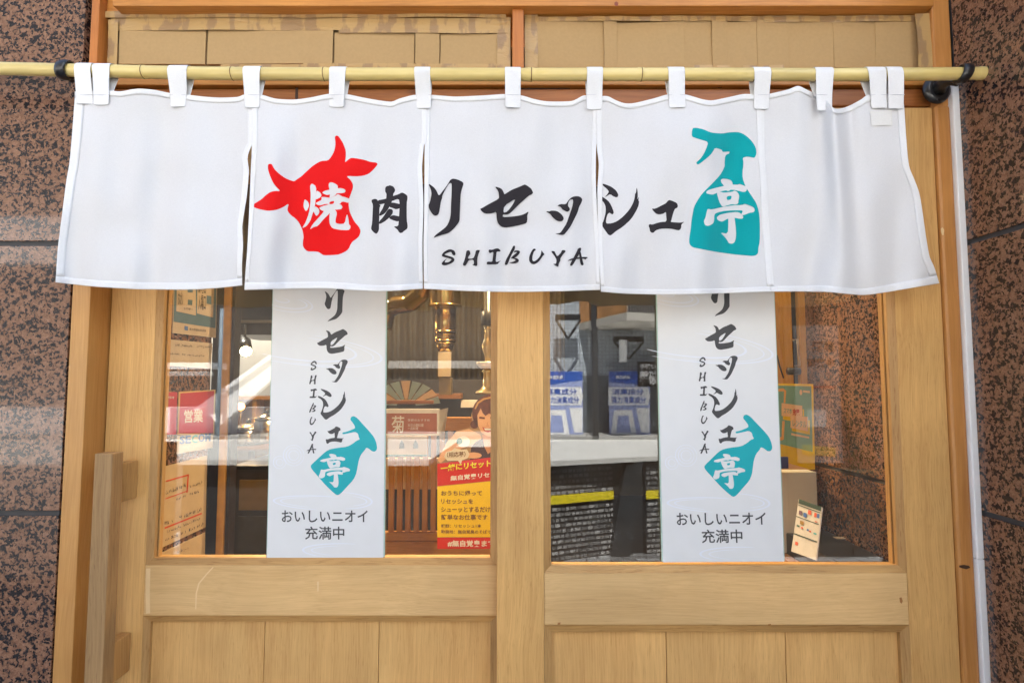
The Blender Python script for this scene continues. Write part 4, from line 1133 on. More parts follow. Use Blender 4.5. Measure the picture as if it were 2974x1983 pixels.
for i, t_ in enumerate(TABS):
    lo_, V2 = loop(*t_, i)
    V2 = V2 + [(x, y + .0008, z) for x, y, z in V2]
    mesh("seam", V2, [(0, 1, 2, 3), (7, 6, 5, 4), (0, 4, 5, 1), (1, 5, 6, 2), (2, 6, 7, 3), (3, 7, 4, 0)], STITCH, lo_)

# --- pole brackets
def bracket(pxr, pxb, pyb, label):
    e = empty("pole_bracket", P(pxb, pyb, 1.237), label, "bracket", "black pole brackets")
    c = P(pxr, pole_y(pxr), YN)
    # ring: a rounded band round the cane
    prof = [(r0 * 1.13, -.0085), (r0 * 1.13, .0085), (r0 * 1.30, .0115), (r0 * 1.52, .009), (r0 * 1.60, 0.0), (r0 * 1.52, -.009), (r0 * 1.30, -.0115)]
    V, F = [], []
    n, m = 36, len(prof)
    for i in range(n):
        a = 2 * math.pi * i / n
        for r_, x_ in prof:
            V.append((c.x + x_ + 0.004 * math.sin(a), c.y + r_ * math.cos(a), c.z + r_ * math.sin(a)))
    for i in range(n):
        for j in range(m):
            F.append((i * m + j, i * m + (j + 1) % m, ((i + 1) % n) * m + (j + 1) % m, ((i + 1) % n) * m + j))
    mesh("ring", V, F, BLACK, e, smooth=True)
    b = P(pxb, pyb, 1.237)
    tube("arm", [Vector((c.x, c.y + r0 * 1.2, c.z - r0 * 0.9)), Vector((c.x * .75 + b.x * .25, c.y + .030, c.z * .6 + b.z * .4)), Vector((b.x, b.y - .028, b.z + .003)), Vector((b.x, b.y - .009, b.z))], [.0075, .009, .0105, .017], BLACK, e, n=18)
    tube("wall_plate", [Vector((b.x, b.y - .0105, b.z)), Vector((b.x, b.y - .010, b.z)), Vector((b.x, b.y - .004, b.z)), Vector((b.x, b.y - .0002, b.z))], [.020, .0235, .0305, .0315], BLACK, e, n=36)
    for k in range(3):
        a = k * 2.09 + 0.4
        s = Vector((b.x + .0245 * math.cos(a), b.y - .0085, b.z + .0245 * math.sin(a)))
        tube("screw", [s, s + Vector((0, .002, 0))], [.0028, .0032], BLACK, e, n=10)
bracket(191, 262, 246, "black ring bracket holding the pole beside the left granite wall")
bracket(2797, 2718, 263, "black ring bracket with round plate at the right pole end")

# ================================================================== HANGING SIGNS
BOARD = flat_mat("white sign board", (0.76, 0.765, 0.76), 0.45, var=0.015, scale=20)
EDGEG = flat_mat("greenish clear edge", (0.45, 0.62, 0.56), 0.2)
SINK = flat_mat("sign grey ink", (0.055, 0.056, 0.06), 0.5, var=0.05)
STEAL = flat_mat("sign teal ink", (0.0, 0.40, 0.45), 0.45, var=0.03)
SWIRL = flat_mat("sign pale swirl", (0.79, 0.82, 0.88), 0.45, var=0.01)
def sign(label, quad, Y, mapf):
    c = P((quad[0][0] + quad[1][0]) / 2, quad[2][1], Y)
    e = empty("hanging_sign", c, label, "sign", "white signs on the door glass")
    pts = [P(x, y, Y) for x, y in quad]
    # extend upwards behind the curtain
    up = 0.42
    tl = pts[0] + (pts[0] - pts[3]) * up; tr = pts[1] + (pts[1] - pts[2]) * up
    q = [(tl.x, tl.z), (tr.x, tr.z), (pts[2].x, pts[2].z), (pts[3].x, pts[3].z)]
    prism("board", q, Y, Y + 0.0022, BOARD, e, 0.0004)
    prism("clear_backing", [(tl.x - .002, tl.z), (tr.x + .002, tr.z), (pts[2].x + .0028, pts[2].z + .0006), (pts[3].x - .0024, pts[3].z + .0006)], Y + 0.0024, Y + .0054, EDGEG, e, 0.0003)
    M = lambda px, py, layer: P(*mapf(px, py), Y - 0.0003 - 0.00025 * layer)
    sw = []
    def ell(cx, cy, rx_, ry_, a0, a1, wd, tilt=0):
        o_, i_ = [], []
        for k in range(41):
            a = math.radians(a0 + (a1 - a0) * k / 40)
            tpr = math.sin(math.pi * k / 40) ** 0.5 * wd + 0.3
            ct, st = math.cos(a), math.sin(a)
            for lst, s_ in ((o_, tpr), (i_, -tpr)):
                x_, y_ = (rx_ + s_) * ct, (ry_ + s_ * .6) * st
                lst.append((cx + x_ * math.cos(tilt) - y_ * math.sin(tilt), cy + x_ * math.sin(tilt) + y_ * math.cos(tilt)))
        sw.append(([np.array(o_ + i_[::-1])], [], 0, 0, None))
    ell(830, 878, 62, 16, -60, 130, 2.5, .15); ell(830, 880, 78, 24, -60, 120, 2.2, .15); ell(820, 872, 20, 6, -90, 200, 2, .15)
    ell(860, 1010, 175, 34, -80, 125, 3.4, .12); ell(860, 1012, 250, 45, -80, 110, 3.0, .12); ell(850, 1012, 236, 40, -60, 90, 1.6, .12)
    ell(935, 1460, 140, 20, 95, 290, 3, .05); ell(945, 1460, 130, 15, 110, 250, 2, .05); ell(985, 1452, 95, 24, -90, 80, 2.6, .05); ell(985, 1452, 80, 16, -60, 60, 2, .05)
    ell(1010, 1600, 130, 22, 120, 280, 3, .03); ell(1020, 1600, 115, 15, 120, 250, 2, .03)
    for r_ in (14, 22, 30): ell(853, 1322, r_, r_, 0, 359, .9)
    for r_ in (10, 18): ell(812, 1342, r_, r_, 0, 359, .9)
    for q_ in sw: print_on("swirl_print", [q_], M, [SWIRL], e)
    items = [('ri', (943, 837, 1000.5, 934)), ('se', (921, 955.6, 1010, 1027)), ('tsu', (947, 1044, 1010, 1110)), ('shi', (923, 1129, 1004.6, 1218)), ('yu', (946, 1238, 998, 1288))]
    for k, bb in items:
        s, h = fit(*glyph(k), bb)
        print_on("brush_character", [(s, h, 0, 1, None)], M, [SINK], e)
    for k, bb in (('S', (902, 1047.5, 920, 1075.5)), ('H', (898, 1089, 920, 1116)), ('I', (899, 1128, 921, 1155.5)), ('B', (898, 1169, 918, 1198)), ('U', (899, 1210, 918, 1234)), ('Y', (899, 1252.6, 919, 1280)), ('A', (890, 1288, 919, 1317))):
        s, h = fit(*glyph(k), bb)
        print_on("brush_letter", [(s, h, 0, 1, None)], M, [SINK], e)
    ou = to_src(SBOTTLE, 760, 1120, 3.016)
    s, h = fit(*glyph('tei'), (925.8, 1317.3, 1016.5, 1415))
    # thin the strokes a little by shrinking the ink of the character
    parts = [([ou], s, 0, 1, None), (h, [], 0, 1, None)]
    print_on("bottle_print", parts, M, [STEAL], e)
    text_on("printed_line", [("おいしいニオイ", 818, 1481, 1068, 1516, 0, 1, 0.012, 0)], M, [SINK], e)
    text_on("printed_line", [("充満中", 886, 1528, 1000, 1566, 0, 1, 0.012, 0)], M, [SINK], e)
LQ = [(793, 848), (1121, 848), (1113, 1618.5), (775, 1619.5)]
RQ = [(1908, 829), (2247.5, 829), (2277, 1630), (1926, 1632.5)]
sign("white upright sign with brush lettering hung on the rear door's glass", LQ, 1.3055, lambda x, y: (x, y))
def mapr(x, y):
    v = (y - 848) / (1619 - 848)
    xl_, xr_ = 793 + (775 - 793) * v, 1121 + (1113 - 1121) * v
    u = (x - xl_) / (xr_ - xl_)
    a = [RQ[0][i] + (RQ[3][i] - RQ[0][i]) * v for i in (0, 1)]
    b = [RQ[1][i] + (RQ[2][i] - RQ[1][i]) * v for i in (0, 1)]
    return a[0] + (b[0] - a[0]) * u, a[1] + (b[1] - a[1]) * u
sign("white upright sign with brush lettering hung on the front door's glass", RQ, 1.2535, mapr)

# ================================================================== VESTIBULE AND ROOM BEHIND THE DOORS
XL = -0.88
YV = 1.95                                # where the vestibule ends and the room begins
INPL = flat_mat("interior dark plaster", (0.10, 0.085, 0.07), 0.8, scale=4)
INWH = flat_mat("interior white wall", (0.72, 0.70, 0.66), 0.8, scale=4)
FLOORM = flat_mat("dark interior floor tile", (0.06, 0.05, 0.045), 0.4, scale=4)
box("interior_floor", -2.6, 3.0, 1.40, 7.2, -0.02, 0.012, FLOORM, None, 0)["kind"] = "structure"
CEILM = flat_mat("dark brown ceiling", (0.16, 0.10, 0.05), 0.55, var=0.3, scale=3)
box("interior_ceiling", -2.6, 3.0, 1.37, 7.2, 2.62, 2.70, CEILM, None, 0)["kind"] = "structure"
box("interior_wall_left", -2.7, -2.6, 1.40, 7.2, 0, 2.7, INPL, None, 0)["kind"] = "structure"
box("interior_wall_right", 3.0, 3.1, 1.40, 7.2, 0, 2.7, INPL, None, 0)["kind"] = "structure"
box("interior_wall_back", -2.7, 3.1, 7.2, 7.3, 0, 2.7, INPL, None, 0)["kind"] = "structure"
vl = empty("granite_wall", (XL, 1.55, 0), "short inner granite wall with notices, seen through the left door glass", "wall")
side_slabs(XL - 0.03, XL, 1.405, 1.665, vl, rr)
box("wall_core", -1.1, XL - 0.031, 1.37, 1.665, 0, 2.62, INPL, vl, 0)
vr = empty("granite_wall", (XR, 1.6, 0), "inner dark granite wall with sloping joint, seen through the right door glass", "wall")
pa, pb = PX(2372, 1348, XR), PX(2586, 1404, XR)
zz = (pa.z + pb.z) / 2
rv = [zz - 2 * hr, zz - hr, zz, zz + hr, zz + 2 * hr]
rv = [max(r, 0) for r in rv if r > -hr]
side_slabs(XR, XR + 0.03, 1.365, YV, vr, rv)
box("joint_filler", XR + .006, XR + 0.10, 1.365, YV, 0, 2.62, SEAL, vr, 0)

# --- inner door frame: black steel and varnished wood, left and right
YI = 1.70
STEEL = flat_mat("black steel frame", (0.02, 0.02, 0.022), 0.35)
BRASS = flat_mat("varnished wood strip", (0.50, 0.25, 0.06), 0.25, var=0.15, coat=0.8)
GOLDW = wood("golden varnished door", (0.62, 0.36, 0.08), (0.42, 0.20, 0.03), 'z', fine=0.6, rough=0.25)
ifr = empty("inner_door_frame", (XX(652, 1200, YI), YI, 0), "tall varnished wood post between black steel bars behind the left glass", "door frame")
xa, xb, xc, xd = XX(608, 1250, YI), XX(640, 1250, YI), XX(661, 1250, YI), XX(672, 1250, YI)
box("steel_bar", xa, xb - .001, YI, YI + .04, 0, 2.6, STEEL, ifr)
box("wood_post", xb, xc, YI - .006, YI + .05, 0, 2.6, BRASS, ifr, 0.002)
box("steel_bar", xc + .001, xd, YI, YI + .04, 0, 2.6, STEEL, ifr)
# golden wooden door leaf at right, seen edge on, with handle
gd = empty("inner_door", (XX(2310, 1200, 1.93), 1.93, 0), "golden varnished wooden door leaf with dark handle, behind the right glass", "door")
xg0, xg1, xg2 = XX(2235, 1000, 1.93), XX(2304, 1000, 1.93), XX(2352, 1000, 1.93)
box("door_leaf", xg0, xg1, 1.935, 1.965, 0.0, 2.5, GOLDW, gd, 0.001)
box("dark_rebate", xg1 + .0005, xg1 + .022, 1.95, 1.975, 0.0, 2.5, STEEL, gd, 0.001)
box("door_edge", xg1 + .0225, xg2 - .008, 1.93, 1.97, 0.0, 2.5, GOLDW, gd, 0.002)
box("steel_bar", xg2 - .0075, XR - 0.001, 1.93, 1.97, 0.0, 2.6, STEEL, gd, 0.001)
p0, p1 = P(2316, 985, 1.90), P(2322, 1062, 1.90)
tube("pull_handle", [p0 + Vector((0, .03, 0)), p0, p1, p1 + Vector((0, .03, 0))], [.0035] * 4, flat_mat("pale metal", (0.7, 0.62, 0.5), 0.3, metal=0.8), gd)
lk = P(2305, 1078, 1.90)
tube("lock", [lk + Vector((-.02, 0, 0)), lk + Vector((.02, 0, 0))], [.012, .012], STEEL, gd)
cb = [P(2256, 1030, 1.88), P(2265, 1065, 1.88), P(2276, 1098, 1.87)]
tag(tube("cable", cb, [.0025] * 3, STEEL), "thin black cable hanging above the green and yellow poster", "cable")

# --- posters and notices on the left granite
PAPER = flat_mat("aged notice paper", (0.52, 0.43, 0.33), 0.7, var=0.05)
PBLUE = flat_mat("poster blue", (0.07, 0.16, 0.24), 0.5)
PINK_ = flat_mat("poster red", (0.48, 0.03, 0.05), 0.5)
PGOLD = flat_mat("poster gold border", (0.62, 0.40, 0.14), 0.5)
PINKT = flat_mat("notice ink", (0.04, 0.035, 0.04), 0.7)
PRED = flat_mat("marker red", (0.62, 0.07, 0.02), 0.6)
PDB = flat_mat("sticker blue", (0.05, 0.14, 0.42), 0.5)
PTE = flat_mat("sticker teal", (0.05, 0.36, 0.42), 0.5)
PWHT = flat_mat("poster white", (0.78, 0.76, 0.72), 0.5)
ML = lambda px, py, layer: PX(px, py, XL + 0.0022 + 0.0004 * layer)
def slabprint(name, quad, M, mats, k, par, depth=Vector((-0.0016, 0, 0)), off=0):
    """a sheet with real thickness: quad in pixels, on a wall map M"""
    a = [M(x, y, off) for x, y in quad]
    b = [v + depth for v in a]
    V = a + b
    F = [(0, 1, 2, 3), (7, 6, 5, 4), (0, 4, 5, 1), (1, 5, 6, 2), (2, 6, 7, 3), (3, 7, 4, 0)]
    return mesh(name, V, F, mats, par)
A = lambda pts: ([np.array(pts, float)], [])
def polys(name, lst, M, mats, par):
    return print_on(name, [(*A(q), k, lay, None) for q, k, lay in lst], M, mats, par)
def scribble(x0, y0, x1, y1, h, rng, slope=0.0, dens=1.0):
    """pen strokes that read as a handwritten line"""
    out = []
    x = x0
    while x < x1:
        w_ = rng.uniform(2.5, 6)
        t = (x - x0) / max(x1 - x0, 1)
        yy = y0 + (y1 - y0) * t
        if rng.random() < 0.82 * dens:
            for _ in range(3):
                a = (x + rng.uniform(0, w_), yy - h * rng.uniform(0, 1)); b = (x + rng.uniform(0, w_), yy - h * rng.uniform(0, 1))
                d = Vector((b[0] - a[0], b[1] - a[1])); 
                if d.length < 1: continue
                n_ = Vector((-d.y, d.x)).normalized() * 0.55
                out.append([(a[0] + n_.x, a[1] + n_.y), (b[0] + n_.x, b[1] + n_.y), (b[0] - n_.x, b[1] - n_.y), (a[0] - n_.x, a[1] - n_.y)])
        x += w_ * 1.15
    return out
rng = random.Random(3)
# blue poster
c = ML(565, 870, 0)
bpz = empty("wall_poster", c, "blue poster with white text boxes, topmost on the inner left granite", "poster")
slabprint("sheet", [(506, 780), (632, 780), (627, 981), (501, 967)], ML, [PAPER], 0, bpz)
polys("blue_field", [([(509, 780), (630, 780), (626, 953), (504, 934)], 0, 1), ([(515, 792), (568, 792), (569, 916), (512, 904)], 1, 2), ([(574, 792), (623, 792), (619, 922), (572, 910)], 1, 2), ([(536, 946), (546, 948), (546, 960), (536, 958)], 2, 2)], ML, [PBLUE, PAPER, PDB], bpz)
text_on("printed_text", [("ご協力\nおねがい", 517, 800, 532, 885, 0, 3, .01, 2), ("飲食店\n入場口", 576, 806, 598, 900, 0, 3, .01, 2), ("お客様へ", 534, 893, 560, 899, 0, 3, .01, 2), ("東京都福祉保健局", 550, 952, 598, 959, 0, 2, .01, 5)], ML, [PINKT], bpz)
for q_ in [([(545, 835), (560, 836), (560, 850), (545, 849)], 0, 3), ([(546, 870), (559, 871), (558, 886), (545, 885)], 0, 3), ([(600, 858), (614, 860), (614, 884), (600, 882)], 0, 3)]: polys("pictogram", [q_], ML, [PBLUE], bpz)
# handwritten notice
hn = empty("wall_notice", ML(550, 1030, 0), "handwritten paper notice below the blue poster", "notice")
slabprint("sheet", [(480, 984), (617, 997), (612, 1070), (476, 1062)], ML, [PAPER], 0, hn)
sc = scribble(488, 1004, 612, 1012, 7, rng) + scribble(494, 1030, 590, 1037, 6, rng)
print_on("handwriting", [([np.array(q)], [], 0, 1, None) for q in sc], ML, [PINKT], hn)["kind"] = "stuff"
# red posters
rp = empty("wall_poster", ML(570, 1195, 0), "dark red poster with gold border beside the steel bar", "poster")
slabprint("sheet", [(520, 1138), (626, 1131), (622, 1262), (516, 1262)], ML, [PGOLD], 0, rp)
polys("red_field", [([(524, 1142), (622, 1135), (619, 1257), (519, 1258)], 0, 1)], ML, [PINK_], rp)
text_on("printed_text", [("営業", 535, 1190, 590, 1228, 0, 2, .02, -2)], ML, [PWHT], rp)
rp2 = empty("wall_poster", ML(498, 1195, 0), "narrow red poster strip at the left edge of the rear door glass", "poster")
slabprint("sheet", [(470, 1139), (515, 1138), (511, 1262), (466, 1262)], ML, [PINK_], 0, rp2)
text_on("printed_text", [("お知らせ", 480, 1150, 506, 1158, 0, 1, .02, 0)], ML, [PWHT], rp2)
# security sticker
ss = empty("wall_sticker", ML(565, 1290, 0), "pale security sticker with blue lettering under the red poster", "sticker")
slabprint("sheet", [(515, 1266), (620, 1256), (617, 1300), (513, 1318)], ML, [PAPER], 0, ss)
text_on("sticker_lettering", [("SE", 521, 1266, 555, 1290, 0, 1, .04, -3), ("C", 557, 1263, 574, 1287, 1, 1, .04, -1), ("OM", 576, 1260, 612, 1284, 0, 1, .04, -3)], ML, [PDB, PTE], ss)
# two lower handwritten sheets
hw = empty("wall_notice", ML(540, 1450, 0), "large handwritten sheet with red marker box, low on the inner left granite", "notice")
slabprint("sheet", [(470, 1356), (602, 1322), (597, 1530), (466, 1592)], ML, [flat_mat("warm notice paper", (0.55, 0.40, 0.22), 0.7, var=0.05)], 0, hw)
def line(a, b, t):
    d = Vector((b[0] - a[0], b[1] - a[1])); n_ = Vector((-d.y, d.x)).normalized() * t
    return [(a[0] + n_.x, a[1] + n_.y), (b[0] + n_.x, b[1] + n_.y), (b[0] - n_.x, b[1] - n_.y), (a[0] - n_.x, a[1] - n_.y)]
polys("marker_box", [(line((482, 1397), (549, 1378), 2), 0, 1), (line((547, 1378), (543, 1430), 2), 0, 1), (line((480, 1448), (547, 1424), 1.4), 0, 1), (line((478, 1533), (586, 1490), 2.2), 0, 1)], ML, [PRED], hw)
sc = scribble(482, 1436, 540, 1412, 12, rng) + scribble(552, 1416, 590, 1402, 8, rng) + scribble(512, 1452, 576, 1430, 8, rng) + scribble(478, 1525, 584, 1484, 12, rng) + scribble(484, 1548, 580, 1508, 8, rng) + scribble(480, 1572, 592, 1524, 10, rng)
print_on("handwriting", [([np.array(q)], [], 0, 1, None) for q in sc], ML, [PINKT], hw)["kind"] = "stuff"
hw2 = empty("wall_notice", ML(540, 1610, 0), "lowest handwritten sheet, cut off by the rear door's rail", "notice")
slabprint("sheet", [(466, 1606), (596, 1545), (594, 1700), (462, 1740)], ML, [flat_mat("warm notice paper", (0.55, 0.40, 0.22))], 0, hw2)
print_on("handwriting", [([np.array(q)], [], 0, 1, None) for q in scribble(515, 1606, 545, 1596, 8, rng)], ML, [PINKT], hw2)["kind"] = "stuff"

# ---- the room: white kitchen wall zone at left, counter, pots, spot lamp
YK = 4.6
wk = empty("kitchen_wall", (XX(730, 1050, YK), YK, 0), "bright white kitchen wall behind the spot lamp", "wall")
a, b = P(560, 1175, YK), P(900, 968, YK)
box("panel", a.x, b.x, YK, YK + .05, a.z, b.z, INWH, wk, 0)
# shelves and hood in front of it
hd = empty("kitchen_hood", P(760, 940, 3.9), "long dark hood hanging under the brown ceiling, left", "hood")
a, b = P(640, 972, 3.9), P(1010, 930, 3.9)
box("hood_body", a.x, b.x, 3.9, 4.5, a.z, b.z, STEEL, hd, .01)
a2, b2 = P(640, 934, 3.88), P(1010, 925, 3.88)
box("hood_edge", a.x, b.x, 3.885, 3.899, b.z - .02, b.z, flat_mat("brushed steel", (0.5, 0.48, 0.45), 0.3, metal=0.9), hd, .002)
mt = flat_mat("brushed steel", (0.5, 0.48, 0.45))
def spot(px, py, Y, label, grp="track spot lamps", e=30):
    p_ = P(px, py, Y)
    s = empty("spot_lamp", p_, label, "spot lamp", grp)
    d = Vector((0.42, -0.72, -0.5)).normalized()
    tube("lamp_can", [p_ - d * .13, p_ - d * .125, p_], [.03, .04, .04], STEEL, s, 16)
    tube("stem", [p_ - d * .11, p_ - d * .11 + Vector((0, 0, .12))], [.008, .008], STEEL, s, 8)
    EM = flat_mat("lit warm lens", (1, .8, .5), emit=(1, .62, .25), es=26)
    tube("lens", [p_ + d * .0005, p_ + d * .002], [.034, .034], EM, s, 16)
    l = bpy.data.lights.new("lamp_light", 'SPOT'); l.energy = e; l.color = (1, .62, .30); l.spot_size = 2.4; l.spot_blend = 0.8; l.shadow_soft_size = .04
    lo = bpy.data.objects.new("lamp_light", l); COL.objects.link(lo); lo.location = p_ + d * .01
    lo.rotation_euler = d.to_track_quat('-Z', 'Y').to_euler()
    return s
spot(714, 1020, 3.6, "small black spot lamp shining before the white kitchen wall", e=4)
# wooden counter, orange things, pots
ct = empty("serving_counter", P(760, 1230, 3.6), "dark wooden counter with pots on it, behind the left glass", "counter")
a, b = P(668, 1330, 3.6), P(1010, 1280, 3.6)
box("counter_top", a.x, b.x, 3.55, 4.3, b.z - .05, b.z, INWX, ct, .004)
box("counter_front", a.x, b.x, 3.6, 3.64, 0, b.z - .052, INWX, ct, .002)
for k in range(6):
    xx_ = a.x + 0.12 + k * 0.16
    box("panel_strip", xx_, xx_ + .035, 3.585, 3.599, .1, b.z - .06, INW, ct, .002)
sh = empty("wooden_shelf", P(760, 1190, 4.3), "orange brown wooden shelf unit under the white wall", "shelf")
a, b = P(668, 1275, 4.3), P(1010, 1148, 4.3)
box("back_board", a.x, b.x, 4.33, 4.36, a.z, b.z, INWX, sh, 0)
for k in range(5):
    xx_ = a.x + (b.x - a.x) * k / 4
    box("upright", xx_ - .015, xx_ + .015, 4.2, 4.329, a.z, b.z - .03, BRASS, sh, .002)
box("shelf_top", a.x, b.x, 4.18, 4.329, b.z - .028, b.z, BRASS, sh, .002)
pl = P(699, 1180, 3.3)
pn_ = empty("pendant_lamp", pl, "small round orange glowing lamp above the pots", "lamp")
ball("globe", pl, .022, flat_mat("glowing orange globe", (1, .5, .1), emit=(1, .42, .06), es=2.2), pn_)
tube("neck", [pl - Vector((0, 0, .02)), pl - Vector((0, 0, .045))], [.012, .008], flat_mat("old brass", (0.6, 0.42, 0.14), 0.25, metal=1.0), pn_)
tube("rod", [pl - Vector((0, 0, .045)), Vector((pl.x, pl.y, P(699, 1235, 3.3).z))], [.004, .004], _M["old brass"], pn_)
POT = flat_mat("steel pot", (0.62, 0.52, 0.38), 0.22, metal=1.0)
def pot(px, py, Y, r, h, label, name="cooking_pot", lid=True):
    c = P(px, py, Y)
    e = empty(name, c, label, "pot", "pots on the counter")
    tube("pot_body", [c, c + Vector((0, 0, .01)), c + Vector((0, 0, h))], [r * .94, r, r], POT, e, 28)
    if lid:
        tube("pot_lid", [c + Vector((0, 0, h + .001)), c + Vector((0, 0, h + .008)), c + Vector((0, 0, h + .028))], [r * 1.03, r * 1.0, r * .25], POT, e, 28)
        ball("lid_knob", c + Vector((0, 0, h + .042)), .014, STEEL, e)
pot(720, 1290, 3.3, .10, .09, "wide steel pot at the left end of the counter")
pot(775, 1285, 3.2, .07, .13, "taller steel pot beside the hanging sign")
# dark lower cabinet with steel face below the counter, at left
cab = empty("service_cabinet", P(730, 1450, 2.9), "dark grey cabinet low behind the left glass", "cabinet")
a, b = P(672, 1700, 2.9), P(830, 1362, 2.9)
box("cabinet_body", a.x, b.x, 2.9, 3.3, 0, b.z, flat_mat("grey brown laminate", (0.10, 0.09, 0.08), 0.5), cab, .004)
box("cabinet_top", a.x - .01, b.x + .01, 2.88, 3.32, b.z + .001, b.z + .02, STEEL, cab, .002)
box("drawer", a.x + .03, a.x + .26, 2.885, 2.8995, b.z - .2, b.z - .05, flat_mat("dull brass front", (0.30, 0.2, 0.08), 0.4), cab, .002)
box("drawer", a.x + .03, a.x + .26, 2.885, 2.8995, b.z - .4, b.z - .23, _M["grey brown laminate"], cab, .002)

# ---- centre: corrugated curtain wall, brass ducts, stands
YW = 4.9
cw = []
V, F = [], []
a, b = P(1040, 1105, YW), P(1640, 925, YW)
n = 220
for i in range(n + 1):
    x = a.x + (b.x - a.x) * i / n
    d = 0.010 * math.sin(i * 1.1) + 0.012 * math.sin(i * 0.37 + 1)
    V += [(x, YW + d, a.z), (x, YW + d, b.z + .5), (x, YW + d + .003, b.z + .5), (x, YW + d + .003, a.z)]
for i in range(n):
    k = i * 4
    F += [(k, k + 4, k + 5, k + 1), (k + 3, k + 2, k + 6, k + 7), (k, k + 3, k + 7, k + 4), (k + 1, k + 5, k + 6, k + 2)]
tag(mesh("room_curtain", V, F, flat_mat("brown grey curtain", (0.17, 0.14, 0.09), 0.9), None, True), "brown grey pleated curtain across the back of the room", "curtain")
BR = flat_mat("brassy duct metal", (0.62, 0.42, 0.16), 0.24, metal=1.0, var=0.1, scale=12, bump=0.2)
def duct(px, Y, segs, label, elbow=None):
    e = empty("exhaust_duct", P(px, segs[-1][1], Y), label, "duct", "brass coloured exhaust ducts")
    for k, (y0, y1, r) in enumerate(segs):
        a_, b_ = P(px, y0, Y), P(px, y1, Y)
        a_.x = b_.x
        rr_ = r / FS * Y
        tube("pipe_section", [a_, a_ * .99 + b_ * .01, b_ * .99 + a_ * .01, b_], [rr_ * .98, rr_, rr_, rr_ * .98], BR, e, 32)
        tube("pipe_collar", [b_ + Vector((0, 0, .006)), b_ - Vector((0, 0, .002))], [rr_ * 1.05] * 2, BR, e, 32)
    return e
d1 = duct(1293, 3.0, [(720, 889, 46), (889, 964, 31), (965, 991, 30)], "brass coloured exhaust duct hanging at the centre of the left door")
a_, b_ = P(1293, 993, 3.0), P(1293, 1020, 3.0)
tube("cone", [a_, b_], [30 / FS * 3, 19 / FS * 3], BR, d1, 32)
box("control_panel", P(1274, 1020, 2.98).x, P(1310, 1020, 2.98).x, 2.96, 3.0, P(1293, 1094, 2.98).z, P(1293, 1022, 2.98).z, flat_mat("pale tin", (0.6, 0.5, 0.36), 0.35), d1, .002)
box("duct_box", P(1276, 1100, 3.0).x, P(1312, 1100, 3.0).x, 2.98, 3.05, P(1293, 1146, 3.0).z, P(1293, 1096, 3.0).z, flat_mat("dull olive metal", (0.28, 0.20, 0.08), 0.4, metal=0.5), d1, .003)
# flexible duct curving off to the left
fp = [P(1245, 800, 3.0), P(1225, 850, 3.05), P(1190, 880, 3.1), P(1150, 885, 3.15), P(1125, 900, 3.2), P(1110, 960, 3.2)]
fx = []
fr_ = []
for i in range(len(fp) - 1):
    for k in range(10):
        fx.append(fp[i].lerp(fp[i + 1], k / 10)); fr_.append((.052 if k % 2 else .047))
fe = empty("flexible_duct", fp[3], "ribbed flexible duct curving under the brown ceiling", "duct")
tube("hose", fx, fr_, BR, fe, 20)
# pale turned stand near the middle stile
ST_ = flat_mat("pale brass stand", (0.72, 0.60, 0.36), 0.28, metal=0.7)
def lathe(name, px, Y, prof, mat, par, n=28):
    pts_, rad_ = [], []
    c = P(px, prof[0][0], Y)
    for y, r in prof:
        q = P(px, y, Y); q.x = c.x
        pts_.append(q); rad_.append(max(r / FS * Y, .001))
    return tube(name, pts_, rad_, mat, par, n)
st = empty("column_fan_duct", P(1415, 1145, 2.7), "pale brass turned column duct beside the middle door post", "duct")
lathe("lower_column", 1417, 2.7, [(1143, 36), (1138, 36), (1136, 34), (1130, 22), (1120, 15), (1085, 13), (1078, 17), (1072, 14)], ST_, st)
lathe("tray", 1417, 2.7, [(1071, 20), (1062, 30), (1053, 34), (1051, 33)], ST_, st)
lathe("upper_column", 1417, 2.7, [(1050, 9), (1035, 9), (1012, 17), (1000, 18), (985, 11), (960, 9), (945, 14)], ST_, st)
lathe("upper_housing", 1417, 2.7, [(944, 20), (935, 21), (905, 20), (902, 12), (840, 12)], STEEL, st)
# dark beam and counters across the middle
mb = empty("partition_counter", P(1280, 1200, 3.4), "dark low partition with wood rail across the room", "partition")
a, b = P(1270, 1235, 3.4), P(1560, 1103, 3.4)
box("dark_panel", P(1100, 1103, 3.4).x, b.x, 3.4, 3.46, 0.4, b.z, flat_mat("blackish panel", (0.035, 0.032, 0.032), 0.5), mb, .002)
a = P(1100, 1158, 3.3); b = P(1340, 1143, 3.3)
box("wood_ledge", a.x, b.x, 3.3, 3.399, a.z, b.z, INWX, mb, .003)
a = P(1337, 1184, 3.35); b = P(1420, 1162, 3.35)
box("white_tile_strip", a.x, b.x, 3.37, 3.399, a.z, b.z, PWHT, mb, .002)
# wooden slat screen below, in front
sc_ = empty("slatted_screen", P(1180, 1440, 2.5), "orange brown wooden screen of upright slats behind the rear door glass", "screen")
YS = 2.5
a, b = P(1050, 1600, YS), P(1500, 1208, YS)
zt = P(1200, 1268, YS).z
SLW = wood("screen slat wood", (0.62, 0.29, 0.07), (0.40, 0.17, 0.035), 'z', fine=0.7)
SLX = wood("screen rail wood", (0.66, 0.32, 0.08), (0.44, 0.19, 0.04), 'x', fine=0.7)
box("top_rail", a.x, b.x, YS - .005, YS + .03, P(1300, 1250, YS).z, P(1300, 1212, YS).z, SLX, sc_, .002)
box("bottom_rail", a.x, b.x, YS - .01, YS + .03, P(1200, 1568, YS).z, P(1200, 1545, YS).z, SLX, sc_, .002)
box("kick_board", a.x, b.x, YS, YS + .03, 0.3, P(1200, 1571, YS).z, SLX, sc_, .002)
z0_, z1_ = P(1200, 1544.5, YS).z, P(1300, 1250.5, YS).z
k = 0
px_s = 1128
